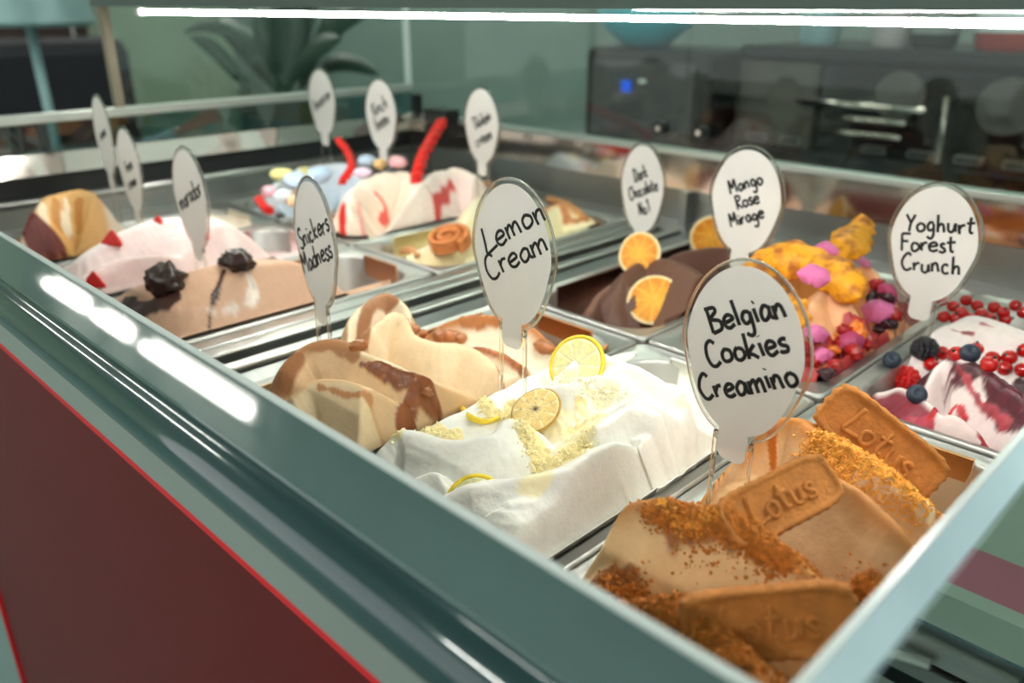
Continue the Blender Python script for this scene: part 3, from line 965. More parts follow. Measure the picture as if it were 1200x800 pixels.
# ---- dark chocolate
dk = '#5c382c'
gelato('choc', 'dark chocolate ice cream in smooth rounded folds', [
    dict(pts=[(720, 345, .000), (735, 318, .014), (765, 302, .024), (805, 310, .030), (835, 335, .026), (850, 370, .01)], L=(.045, .018, .010), R=(.05, .035, .012), col=(dk, '#62402f', dk, 0), streak=.0001),
    dict(pts=[(775, 312, .016), (800, 296, .026), (845, 290, .030), (885, 300, .026), (905, 330, .01)], L=(.05, .022, .01), R=(.05, .02, .008), col=(dk, dk, dk, 0)),
    dict(pts=[(692, 364, -.012), (705, 342, -.002), (730, 330, .004), (745, 345, .002)], L=(.03, .012, .005), R=(.03, .016, .006), col=('#6b4534', '#5a382b', '#7a5240', .003)),
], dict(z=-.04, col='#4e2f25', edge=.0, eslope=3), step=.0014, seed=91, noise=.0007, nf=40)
finish('choc')

# ---- mango rose
gelato('mango', 'peach coloured mango ice cream with red berry bits', [
    dict(pts=[(925, 410, .012), (945, 370, .032), (968, 338, .046), (985, 345, .044), (1010, 375, .026)], L=(.05, .03, .006), R=(.06, .035, .008), col=('#eba873', '#efb07f', '#f1b98c', .004), streak=.0001),
    dict(pts=[(985, 320, .036), (1015, 312, .040), (1038, 335, .036), (1052, 365, .022)], L=(.05, .02, .008), R=(.05, .02, .008), col=('#e39a6c', '#e5a070', '#e9ac7e', .004)),
    dict(pts=[(850, 320, .02), (890, 310, .036), (940, 300, .042), (990, 318, .036)], L=(.05, .02, .01), R=(.04, .02, .01), col=('#d98e42', '#d98e42', '#d98e42', 0)),
    dict(pts=[(940, 432, .004), (975, 428, .010), (1020, 400, .014), (1050, 385, .010)], L=(.03, .014, .006), R=(.03, .014, .006), col=('#b03a34', '#b4402f', '#a62c30', .008)),
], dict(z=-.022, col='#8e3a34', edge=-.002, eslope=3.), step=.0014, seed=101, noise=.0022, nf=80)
sauce('mango', [(1000, 335), (1030, 345), (1045, 375)], .006, '#8f2438', .001, .002, .6, seed=102, edge=.7)
sauce('mango', [(945, 425), (985, 415), (1030, 395)], .009, '#a52a2e', .001, .003, .6, seed=103, edge=.7)
sauce('mango', [(1005, 385), (985, 400)], .004, '#d8792c', .001, .002, .4, seed=104, edge=.7)
finish('mango')

# ---- yoghurt and berries
yw = '#e9dcd8'
gelato('yog', 'white yoghurt ice cream rippled with dark berry sauce', [
    dict(pts=[(1080, 402, .006), (1105, 384, .016), (1145, 372, .024), (1190, 385, .022), (1230, 405, .016)], L=(.04, .015, .006), R=(.035, .03, .01), col=('#b58a8a', yw, yw, 0)),
    dict(pts=[(1090, 452, .008), (1105, 428, .022), (1128, 420, .030), (1165, 435, .032), (1200, 462, .028), (1240, 500, .018)], L=(.05, .028, .005), R=(.055, .024, .005), col=('#4d1f2a', '#e0cfcb', '#eaddd9', .002), lean=(-.002, -.003), gloss=.3),
    dict(pts=[(1030, 462, -.008), (1060, 455, .004), (1085, 475, .008), (1110, 498, .004)], L=(.02, .010, .004), R=(.03, .014, .005), col=('#e8dad6', '#86303e', '#e3d3d0', .003)),
    dict(pts=[(1090, 495, .002), (1115, 488, .010), (1140, 505, .006)], L=(.02, .01, .005), R=(.02, .01, .005), col=('#b02a34', '#e6d0cc', '#e6d0cc', .004)),
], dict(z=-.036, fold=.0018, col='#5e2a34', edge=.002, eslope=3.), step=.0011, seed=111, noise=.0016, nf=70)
for pts, w, c, gl in (([(1125, 428), (1165, 452), (1205, 490)], .009, '#571a28', .7), ([(1150, 428), (1200, 452)], .010, '#3f1720', .6), ([(1125, 430), (1148, 470), (1180, 500)], .0025, '#a03440', .4),
                      ([(1040, 480), (1060, 478), (1080, 495)], .004, '#8a2b3a', .5), ([(1050, 495), (1085, 505)], .003, '#a6394a', .5), ([(1115, 386), (1140, 392)], .0025, '#a2545a', .2), ([(1150, 380), (1185, 390)], .0018, '#b06a6e', .2),
                      ([(1092, 488), (1115, 482), (1132, 492)], .002, '#b81f26', .6)):
    sauce('yog', pts, w, c, .0005, .0006, gl, seed=int(w * 1e5), edge=.9)
finish('yog')
# ------------------------------------------------------------------ handwriting
GLY = {
    'L': [[(.12, 1), (.05, .45), (0, .02), (.2, .03), (.48, .08)]],
    'e': [[(.05, .25), (.36, .32), (.32, .48), (.17, .5), (.03, .33), (.05, .08), (.2, 0), (.4, .1)]],
    'm': [[(.02, .5), (.03, 0)], [(.03, .3), (.14, .47), (.24, .45), (.26, 0)], [(.26, .3), (.38, .48), (.48, .44), (.52, .0)]],
    'o': [[(.2, .5), (.04, .35), (.06, .08), (.2, 0), (.36, .14), (.36, .38), (.2, .5)]],
    'n': [[(.02, .5), (.04, 0)], [(.04, .28), (.15, .47), (.27, .44), (.31, .22), (.33, 0)]],
    'C': [[(.46, .85), (.32, 1), (.12, .82), (.02, .42), (.12, .06), (.3, 0), (.5, .14)]],
    'r': [[(.03, .5), (.05, 0)], [(.05, .28), (.15, .45), (.3, .47)]],
    'a': [[(.34, .44), (.2, .5), (.04, .3), (.07, .04), (.2, .03), (.32, .2), (.35, .46), (.36, .12), (.45, .02)]],
    'S': [[(.4, .88), (.25, 1), (.08, .85), (.13, .6), (.34, .42), (.38, .15), (.2, 0), (.0, .1)]],
    's': [[(.28, .45), (.16, .5), (.06, .4), (.12, .28), (.26, .2), (.26, .05), (.12, 0), (.0, .06)]],
    'i': [[(.05, .5), (.07, 0)], [(.08, .70), (.09, .76)]],
    'c': [[(.3, .42), (.2, .5), (.06, .38), (.03, .15), (.14, 0), (.33, .07)]],
    'k': [[(.06, 1), (.04, 0)], [(.34, .5), (.07, .24), (.2, .15), (.38, 0)]],
    'M': [[(0, 0), (.06, 1), (.25, .4), (.46, 1), (.52, 0)]],
    'd': [[(.34, .42), (.18, .5), (.04, .28), (.08, .03), (.22, .02), (.34, .25), (.39, 1), (.37, .12), (.43, 0)]],
    'B': [[(.06, 1), (.05, 0)], [(0, .97), (.3, .95), (.36, .76), (.1, .53), (.42, .4), (.42, .1), (.05, .0)]],
    'l': [[(.05, 1), (.08, 0)]],
    'g': [[(.33, .46), (.15, .5), (.04, .28), (.12, .05), (.3, .15), (.34, .45), (.33, -.2), (.2, -.42), (.03, -.3)]],
    'Y': [[(0, 1), (.2, .55)], [(.44, 1), (.2, .5), (.14, 0)]],
    'h': [[(.05, 1), (.04, 0)], [(.04, .28), (.17, .47), (.29, .4), (.32, 0)]],
    'u': [[(.03, .5), (.05, .1), (.18, 0), (.3, .15), (.34, .5), (.35, .02)]],
    't': [[(.16, .9), (.15, .12), (.3, .04)], [(0, .55), (.36, .6)]],
    'F': [[(.05, 1), (.05, 0)], [(.05, .97), (.45, .99)], [(.05, .55), (.36, .56)]],
    'D': [[(.06, 1), (.05, 0)], [(0, 1), (.3, .93), (.48, .5), (.3, .06), (0, 0)]],
    'R': [[(.06, 1), (.05, 0)], [(0, .97), (.3, .95), (.36, .74), (.08, .5), (.25, .25), (.42, 0)]],
    'N': [[(0, 0), (.04, 1)], [(.04, 1), (.4, 0)], [(.4, 0), (.44, 1)]],
    '.': [[(.05, .0), (.07, .04)]],
    '1': [[(0, .75), (.15, 1)], [(.15, 1), (.15, 0)]],
    'f': [[(.32, .9), (.2, 1), (.13, .8), (.12, 0)], [(0, .52), (.3, .55)]],
    'T': [[(0, 1), (.46, .98)], [(.23, 1), (.2, 0)]],
    'K': [[(.05, 1), (.04, 0)], [(.42, 1), (.06, .5)], [(.06, .5), (.44, 0)]],
    'b': [[(.06, 1), (.05, .05), (.2, 0), (.35, .2), (.25, .46), (.07, .35)]],
    'A': [[(0, 0), (.22, 1)], [(.22, 1), (.45, 0)], [(.08, .38), (.38, .4)]],
}
GW = {'m': .66, 'M': .66, 'i': .2, 'l': .2, '.': .2, '1': .28, ' ': .3, 't': .42, 'r': .38, 'f': .36, 's': .36, 'C': .58, 'B': .54, 'N': .56, 'D': .58, 'A': .54}


def write(mb, text, cx, cy, height, tilt, r, nrm_y, cw=1.0, flat=.35, jitter=.02, seed=1):
    """strokes of handwriting in the x/z plane, centred at (cx, cy), sticking out of y = nrm_y"""
    rr_ = random.Random(seed)
    x = 0
    strokes = []
    for ch in text:
        dy = rr_.uniform(-.05, .05)
        for st in GLY.get(ch, []):
            strokes.append([(x + p[0] * cw + rr_.uniform(-jitter, jitter), p[1] + dy + rr_.uniform(-jitter, jitter)) for p in st])
        x += GW.get(ch, .48) * cw
    w = x - .1
    ca, sa = math.cos(tilt), math.sin(tilt)
    for st in strokes:
        q = []
        pts = cr([(p[0], p[1], 0) for p in st], 5)
        for p in pts:
            u, v = (p[0] - w / 2) * height, (p[1] - .4) * height
            q.append((cx + u * ca - v * sa, nrm_y, cy + u * sa + v * ca))
        mb.tube(q, r, 8, flat=((0, -1, 0), flat))
    return mb


# ------------------------------------------------------------------ flavour signs
def acrylic_mat():
    return glass_mat('clear_acrylic', (.93, .94, .93), 1.6, .02)


M['acrylic'] = acrylic_mat()
M['acrylic_rim'] = mat('acrylic_edge', '#f4f4f0', .05, 0, .01, 40, trans=1.0, ior=1.45, spec=.6)


def frosted_mat():
    m = mat('frosted_label', '#e9e7e3', .45, 0, .03, 60, spec=.4)
    nt = m.node_tree
    out = nt.nodes['Material Output']
    b = nt.nodes['Principled BSDF']
    tl = nt.nodes.new('ShaderNodeBsdfTranslucent')
    tl.inputs[0].default_value = (.9, .88, .85, 1)
    ms = nt.nodes.new('ShaderNodeMixShader')
    ms.inputs[0].default_value = .42
    nt.links.new(b.outputs[0], ms.inputs[1])
    nt.links.new(tl.outputs[0], ms.inputs[2])
    nt.links.new(ms.outputs[0], out.inputs[0])
    return m


M['frost'] = frosted_mat()
M['ink'] = mat('black_ink', '#0c0c0d', .45, 0, .1, 100)
SA, SB = .0400, .0530       # half width and half height of the oval


def oval_outline(a, b2, nw, drop, n=56, rnd=.004):
    """oval with a neck of half width nw reaching drop below its bottom"""
    t0 = math.asin(min(1, nw / a))
    pts = []
    for t in np.linspace(-math.pi / 2 + t0, 1.5 * math.pi - t0, n):
        q_ = max(0, -math.sin(t))
        pts.append((a * math.cos(t) * (1 - .16 * q_ * (1 - q_) * 2), b2 * math.sin(t)))
    zb = -b2 - drop
    for t in np.linspace(math.pi, 1.5 * math.pi, 5):
        pts.append((-nw + rnd + rnd * math.cos(t), zb + rnd + rnd * math.sin(t)))
    for t in np.linspace(1.5 * math.pi, 2 * math.pi, 5):
        pts.append((nw - rnd + rnd * math.cos(t), zb + rnd + rnd * math.sin(t)))
    return pts


plate_me = MB().prism(oval_outline(SA, SB, .0125, .004), 'y', -.0009, .0009).mesh('plate', angle=30)
plate_me.materials.append(M['acrylic'])
rim_me = MB().tube([(x, 0, z) for (x, z) in (lambda q: q + q[:1])(oval_outline(SA, SB, .0125, .004))], .0009, 8, cap=False).mesh('rim', smooth=True)
rim_me.materials.append(M['acrylic_rim'])
label_me = MB().prism(oval_outline(SA - .0035, SB - .0035, .0095, .018, rnd=.006), 'y', -.0013, -.0010).mesh('label_panel', angle=30)
label_me.materials.append(M['frost'])


def sign(key, px, py, Y, lines, tilt, word, yaw=0., roll=0., sc=1.0, th=.0135, cw=1., lw=.00115, vis=True):
    c = PYY(px, py, Y)
    g = GEL[key]
    zs_ = zat(g, min(max(c[0], g['x0'] + .006), g['x1'] - .006), Y) - .014
    h = c[2] - zs_
    t = empty('flavour_sign', (c[0], Y, Z0 + zs_), (0, math.radians(roll), math.radians(yaw)))
    if sc != 1:
        t.scale = (sc, sc, sc)
        h /= sc
    mesh_obj('plate', plate_me, parent=t, loc=(0, 0, h))
    mesh_obj('rim', rim_me, parent=t, loc=(0, 0, h))
    mesh_obj('label_panel', label_me, parent=t, loc=(0, 0, h))
    for s in (-1, 1):
        MB().box(s * .0118 - .0010, s * .0118 + .0010, -.0012, .0012, 0, h - SB + .001).build('prong', M['acrylic_rim'], t)
    mb = MB()
    for i, l in enumerate(lines):
        text, ox, oy = l[:3]
        write(mb, text, ox, h + oy, l[3] if len(l) > 3 else th, math.radians(tilt), lw, -.0014, cw, seed=i + 3)
    if mb.v:
        mb.build('lettering', M['ink'], t, smooth=True)
    tag(t, word, 'sign', 'flavour signs')
    return t


sign('belgian', 871, 414, 1.36 * HC, [('Belgian', -.001, .023), ('Cookies', .001, .0035), ('Creamino', .004, -.016)], 27, 'largest oval sign, three handwritten lines, above the biscuit ice cream', th=.0150, cw=1.17, lw=.0012, yaw=-2)
sign('lemon', 601, 300, 1.36 * HC, [('Lemon', .001, .021), ('Cream', .003, .001)], 31, 'oval sign reading Lemon Cream stuck into the white ice cream', th=.0175, lw=.00115, cw=1.5)
sign('snick', 370, 286, .338, [('Snickers', 0, .010), ('Madness', .002, -.010)], 25, 'narrow oval sign with two handwritten words beside the middle rail', th=.0165, lw=.0012, yaw=-9, cw=1.25)
sign('brown', 224, 232, .367, [('marador', 0, .003)], 25, 'grey looking oval sign standing in the light brown ice cream', th=.019, lw=.0013)
sign('straw', 153, 200, .385, [('fresa', 0, .006), ('cream', .002, -.014)], 20, 'narrow edge-on sign standing in the pale pink ice cream', yaw=-3)
sign('caramel', 122, 160, .40, [('crema', 0, .004)], 20, 'leftmost sign, seen almost edge-on above the caramel ice cream', yaw=-5)
sign('yog', 1093, 287, .735, [('Yoghurt', .003, .018), ('Forest', -.004, .000), ('Crunch', .002, -.017)], 9, 'oval sign reading Yoghurt Forest Crunch in the back row', th=.0150, lw=.0012, yaw=-6, cw=1.2)
sign('mango', 874, 237, .71, [('Mango', -.002, .018), ('Rose', .002, .002), ('Mirage', .003, -.014)], 24, 'oval sign reading Mango Rose Mirage in the back row', th=.0130, lw=.0012, cw=1.1)
sign('choc', 753, 222, .77, [('Dark', -.004, .017), ('Chocolate', .002, .000), ('No.1', .006, -.021)], 24, 'oval sign reading Dark Chocolate in the back row', th=.0145, lw=.0013, cw=.9, yaw=-14)
sign('white', 565, 148, .79, [('Tilulein', .001, .008), ('cream', .004, -.015)], 24, 'white oval sign above the pale ice cream with caramel roll', th=.0165, lw=.0013, cw=.95, yaw=-5)
sign('pink', 447, 135, .75, [('Kinch', -.002, .012), ('been', .002, -.008)], 24, 'white oval sign behind the red candy stick', th=.019, lw=.0013)
sign('blue', 378, 120, .75, [('Amaron', .0, .004)], 28, 'white oval sign above the pale blue ice cream', th=.019, lw=.0013)
# ------------------------------------------------------------------ toppings
def colour_mesh(me, cols):
    a = me.attributes.new('Col', 'FLOAT_COLOR', 'POINT')
    c = np.ones((len(me.vertices), 4), np.float32)
    c[:, :3] = cols
    a.data.foreach_set('color', c.ravel())
    b2 = me.attributes.new('Gls', 'FLOAT', 'POINT')
    b2.data.foreach_set('value', np.zeros(len(me.vertices), np.float32))


M['topping'] = mat('fruit_flesh', '#ffffff', .4, 0, .10, 250, .12, 500, attr=True, sss=.15)
M['topping_dry'] = mat('dried_fruit', '#ffffff', .6, 0, .15, 250, .3, 500, attr=True)


def citrus_flesh(name, r, th, colA, colB, memb, dark=None, warp=.1, seed=1, nr=16, na=72):
    """disc of segments with membranes; returns mesh (flesh only)"""
    rg = np.random.default_rng(seed)
    v, cols = [], []
    f = []
    A, B, Mb = np.array(hexc(colA)), np.array(hexc(colB)), np.array(hexc(memb))
    for side in (1, -1):
        o = len(v)
        for i in range(nr + 1):
            rr_ = r * i / nr
            for j in range(na):
                a = 2 * math.pi * j / na
                sg = abs(((a * 9 / (2 * math.pi)) % 1) - .5) * 2          # 1 at membranes
                mm = max(0, (sg - .80) / .2) if i > 1 else 1
                mm = max(mm, max(0, (i / nr - .93) / .07))
                z = side * th / 2 * (1 - .25 * mm) + warp * r * .5 * (i / nr) ** 2 * math.cos(2 * a + seed) + (rg.random() - .5) * th * .12
                v.append((rr_ * math.cos(a), rr_ * math.sin(a), z))
                c = A + (B - A) * min(1, max(0, (i / nr) * .7 + rg.random() * .35 - .1))
                c = c * (1 - mm) + Mb * mm
                if dark is not None:
                    q = math.exp(-((i / nr) / .13) ** 2) + .75 * (rg.random() > .72) * (i / nr < .72) * (mm > .2)
                    c = c * (1 - min(1, q)) + np.array(hexc(dark)) * min(1, q)
                cols.append(c)
        for i in range(nr):
            for j in range(na):
                q = (o + i * na + j, o + (i + 1) * na + j, o + (i + 1) * na + (j + 1) % na, o + i * na + (j + 1) % na)
                f.append(q if side > 0 else q[::-1])
    h = len(v) // 2
    for j in range(na):
        f.append((nr * na + j, h + nr * na + j, h + nr * na + (j + 1) % na, nr * na + (j + 1) % na))
    me = bpy.data.meshes.new(name)
    me.from_pydata(v, [], f)
    me.shade_smooth()
    colour_mesh(me, np.array(cols))
    return me


def rind_mesh(name, r, w, th, warp, seed, na=72, a0=0., a1=2 * math.pi):
    mb = MB()
    pts = []
    closed = a1 - a0 > 6.28
    for j in range(na + 1):
        a = a0 + (a1 - a0) * j / na
        pts.append(((r + w / 2) * math.cos(a), (r + w / 2) * math.sin(a), warp * r * .5 * math.cos(2 * a + seed)))
    mb.tube(pts, [w * .62] * len(pts), 8, cap=not closed)
    me = mb.mesh(name, smooth=True)
    return me


def citrus(key, px, py, r, xdir, n, word, name, kind, off=.0, seed=1, p=None, group=None, th=.004, warp=None):
    K = {'orange': ('#f4b63c', '#c86a12', '#e9b24a', None, '#f1d9a8', .14), 'lemon': ('#f7efc0', '#f3e490', '#fbf6da', None, '#f3d334', .03),
         'dried_lemon': ('#e9cf92', '#dcb868', '#f1dfae', '#3a2412', '#b48a35', .05)}[kind]
    if warp is not None:
        K = K[:5] + (warp,)
    if p is None:
        p = hit(key, px, py)
    p = np.array(p) + np.array(n) / np.linalg.norm(n) * off
    t = empty(name, (p[0], p[1], p[2] + Z0))
    t.matrix_world = Matrix.Translation((p[0], p[1], p[2] + Z0)) @ basis(xdir, n).to_4x4()
    fm = citrus_flesh('flesh', r, th, K[0], K[1], K[2], K[3], K[5], seed)
    mesh_obj('flesh', fm, M['topping_dry'] if kind != 'lemon' else M['topping'], t)
    rm = rind_mesh('rind', r, .0028 if kind != 'dried_lemon' else .0014, th, K[5], seed)
    mesh_obj('rind', rm, mat(kind + '_rind', K[4], .5, 0, .15, 200, .2, 400), t)
    tag(t, word, 'citrus slice', group)
    return t


VDIR = -_fw          # towards the photographer
pc = hit('choc', 762, 353) + VDIR * .026
nc = np.array([.42, -.60, .68])
citrus('choc', 0, 0, .0255, (1, .35, -.1), nc, 'dried orange slice leaning at the front of the dark chocolate ice cream', 'orange_slice', 'orange', off=.0, seed=2, p=pc, warp=.03, group='orange slices on chocolate')
citrus('choc', 749, 296, .0215, (1, .2, 0), (.5, -.75, .45), 'dried orange slice standing upright behind the front chocolate fold', 'orange_slice', 'orange', seed=3, p=PZ(749, 297, .028), group='orange slices on chocolate')
citrus('choc', 834, 277, .022, (.5, .5, .7), (.75, -.45, .25), 'tilted dried orange slice at the back of the chocolate ice cream', 'orange_slice', 'orange', seed=4, p=PZ(834, 277, .036), group='orange slices on chocolate')
citrus('lemon', 630, 486, .0170, (1, .1, .05), (.25, -.5, .8), 'dried lemon slice with dark centre lying on the white ice cream', 'dried_lemon_slice', 'dried_lemon', off=.007, seed=5, group='lemon slices', th=.003)
citrus('lemon', 678, 424, .0195, (1, .2, .1), (.45, -.7, .55), 'fresh yellow lemon slice stuck upright behind the white peak', 'lemon_slice', 'lemon', seed=6, p=PZ(676, 427, .040), group='lemon slices', th=.003)
citrus('lemon', 548, 582, .0155, (1, .3, 0), (.1, -.55, .75), 'lemon slice half sunk into the front of the white ice cream', 'lemon_slice', 'lemon', off=-.009, seed=7, group='lemon slices', th=.003)
# arc of lemon peel
p = hit('lemon', 562, 482)
mb = MB()
M['peel'] = mat('lemon_peel', '#f3d23a', .45, 0, .1, 200, .1, 400)
arc = [(538, 462), (541, 478), (553, 492), (570, 497), (586, 492)]
pts = [hit('lemon', *q) + np.array([0, -.001, .0025]) for q in arc]
pts = cr(pts, 6)
c0 = pts[0].copy()
MB().tube([q - c0 for q in pts], [.0012 + .0012 * math.sin(math.pi * i / (len(pts) - 1)) for i in range(len(pts))], 8).build('lemon_peel', M['peel'], smooth=True, loc=(c0[0], c0[1], c0[2] + Z0))
tag(bpy.data.objects['lemon_peel'], 'curved strip of yellow lemon peel on the white ice cream', 'lemon peel')

# ---- biscuits
M['biscuit'] = mat('caramel_biscuit', '#bb7634', .75, 0, .22, 120, .5, 350)
M['biscuit_shaded'] = mat('shaded_biscuit', '#9a6136', .75, 0, .2, 120, .5, 350)  # darker copy of the biscuit colour, with shade put into the material


def biscuit_mesh(L=.072, Wd=.031, th=.0085):
    """long biscuit with a crimped edge, a sunken field and a raised rim"""
    N = 120
    out = []
    for j in range(N):
        a = 2 * math.pi * j / N
        ca, sa = math.cos(a), math.sin(a)
        e = .38
        x = L / 2 * math.copysign(abs(ca) ** e, ca)
        y = Wd / 2 * math.copysign(abs(sa) ** e, sa)
        out.append((x, y))
    # even spacing along the outline
    P = np.array(out + [out[0]])
    s = np.r_[0, np.cumsum(np.hypot(*np.diff(P, axis=0).T))]
    u = np.linspace(0, s[-1], N, endpoint=False)
    P = np.stack([np.interp(u, s, P[:, 0]), np.interp(u, s, P[:, 1])], 1)
    cr_ = 1 + .018 * np.cos(np.arange(N) * 2 * math.pi / N * 30)
    loops = []
    for sc, dz, crimp in ((.9, -th / 2, .3), (1.0, -th * .3, 1), (1.02, 0, 1), (1.0, th * .3, 1), (.94, th * .5, .6), (.84, th * .52, .2), (.76, th * .36, 0), (.70, th * .33, 0)):
        k_ = 1 + (cr_ - 1) * crimp
        m_ = np.array([L, Wd])
        ins = (1 - sc) * Wd / 2
        q = P * (1 - 2 * ins / m_) * k_[:, None]
        loops.append([(a, b2, dz) for a, b2 in q])
    v = [p for l in loops for p in l]
    f = [(i * N + j, i * N + (j + 1) % N, (i + 1) * N + (j + 1) % N, (i + 1) * N + j) for i in range(len(loops) - 1) for j in range(N)]
    f += [tuple(range(N - 1, -1, -1)), tuple((len(loops) - 1) * N + j for j in range(N))]
    return MB().add(v, f).mesh('biscuit_body', angle=55)


bis_me = biscuit_mesh()
let = MB()
write(let, 'Lotus', 0, 0, .0160, 0, .0013, 0, 1.15, flat=1.0, jitter=.01, seed=4)
let.v = [(x, z, -y + .0033) for (x, y, z) in let.v]       # lay it flat on the biscuit
let_me = let.mesh('embossed_lettering', smooth=True)


def biscuit(p0, p1, n, m, word, sc=1.0, off=0.):
    p0, p1 = np.array(p0), np.array(p1)
    c = (p0 + p1) / 2 + np.array(n) / np.linalg.norm(n) * off
    R = basis(p1 - p0, n)
    t = empty('biscuit')
    t.matrix_world = Matrix.Translation((c[0], c[1], c[2] + Z0)) @ R.to_4x4() @ Matrix.Scale(sc, 4)
    a = bis_me if m is M['biscuit'] else bis_me.copy()
    mesh_obj('biscuit_body', a, m, t)
    l2 = let_me if m is M['biscuit'] else let_me.copy()
    mesh_obj('embossed_lettering', l2, m, t)
    tag(t, word, 'biscuit', 'biscuits in the ice cream')


biscuit(PZ(982, 478, .062), PZ(1082, 560, .030), (-.05, -.75, .55), M['biscuit'], 'crimped caramel biscuit standing at the back of the biscuit ice cream', sc=1.08)
biscuit(PZ(852, 618, .050), PZ(972, 556, .066), (.35, -.72, .55), M['biscuit_shaded'], 'biscuit with embossed lettering stuck between the crumb folds', sc=.90)
biscuit(PZ(822, 736, .040), PZ(978, 722, .050), (.5, -.78, .35), M['biscuit_shaded'], 'biscuit coloured as in shade, lying lowest at the front right corner', sc=1.0)

# ---- lumps of several kinds
ico = bmesh.new()
bmesh.ops.create_icosphere(ico, subdivisions=3, radius=1)
ICO_V = np.array([v.co[:] for v in ico.verts])
ICO_F = [tuple(v.index for v in f.verts) for f in ico.faces]
ico.free()
ico = bmesh.new()
bmesh.ops.create_icosphere(ico, subdivisions=2, radius=1)
ICO2_V = np.array([v.co[:] for v in ico.verts])
ICO2_F = [tuple(v.index for v in f.verts) for f in ico.faces]
ico.free()


def lump_mesh(name, dims, rough=.25, f=2.2, seed=1, pinch=0.):
    v = ICO_V.copy()
    n = fbm(v[:, 0] + 3 * v[:, 2] + seed, v[:, 1] - 2 * v[:, 2] + seed * 2, f, seed, 4)
    v = v * (1 + rough * 2 * n)[:, None]
    if pinch:
        v[:, :2] *= (1 - pinch * np.clip(v[:, 2:3], -1, 1) * .5 - pinch * .3)
    v = v * np.array(dims)
    return MB().add(v, ICO_F).mesh(name, smooth=True)


M['chunk'] = mat('dark_chocolate_chunk', '#33201b', .25, 0, .3, 120, .4, 250, spec=.6)
for i, (q, dm, w) in enumerate((((195, 332), (.020, .017, .014), 'glossy dark chocolate chunk at the left of the brown mound'), ((278, 309), (.019, .015, .011), 'dark chocolate chunk on the crest of the brown mound'))):
    p = hit('brown', *q)
    o = mesh_obj('chocolate_chunk', lump_mesh('chocolate_chunk', dm, .3, 2.6, 5 + i), M['chunk'], loc=(p[0], p[1], p[2] + Z0 + .003))
    tag(o, w, 'chocolate', 'chocolate chunks')

M['strawberry'] = mat('strawberry', '#d42a24', .35, 0, .2, 200, .2, 400, sss=.1)
for i, (q, s, w) in enumerate((((135, 284), .016, 'triangular strawberry piece low on the pink slope'), ((238, 277), .017, 'strawberry piece on the pink crest right of the grey sign'), ((113, 333), .016, 'strawberry piece nearest the front rail on pink'), ((187, 259), .009, 'smallest strawberry piece at the top of the pink mound'))):
    p = hit('straw', *q)
    v = np.array([(-1, -.6, 0), (1, -.5, 0), (.1, .7, 0), (0, -.1, 1.25)]) * s
    mb = MB().add(v, [(0, 2, 1), (0, 1, 3), (1, 2, 3), (2, 0, 3)])
    o = mb.build('strawberry_piece', M['strawberry'], loc=(p[0], p[1], p[2] + Z0 - .002), smooth=True)
    sd = o.modifiers.new('round', 'SUBSURF')
    sd.subdivision_type = 'SIMPLE'
    sd.levels = sd.render_levels = 3
    bv = o.modifiers.new('smooth', 'SMOOTH')
    bv.iterations = 6
    o.rotation_euler = (0, 0, random.uniform(-.4, .4) + .7)
    tag(o, w, 'strawberry', 'strawberry pieces')

# caramel nuts at the back of the beige pan
M['nut'] = mat('caramel_nut', '#a8683a', .3, 0, .25, 200, .3, 300, spec=.6)
for i, (q, s) in enumerate((((482, 388), .0065), ((492, 394), .006), ((515, 396), .007), ((528, 397), .008), ((541, 399), .006), ((638, 410), .008), ((420, 408), .006), ((500, 462), .005))):
    p = hit('snick', *q)
    o = mesh_obj('peanut', lump_mesh('peanut', (s * 1.25, s * .85, s * .75), .15, 2, 20 + i), M['nut'], loc=(p[0], p[1], p[2] + Z0 + s * .35), rotm=Matrix.Rotation(i * 1.3, 3, 'Z'))
    where = ['in the hollow behind the horn', 'next to the horn hollow', 'left in the row of three before the rear slab', 'largest in the row before the rear slab', 'right in the row before the rear slab', 'alone at the right rear of the beige pan', 'under the chocolate horn', 'in the sauce at the front of the beige pan'][i]
    tag(o, 'caramel coated nut ' + where, 'nut', 'nuts on the beige ice cream')


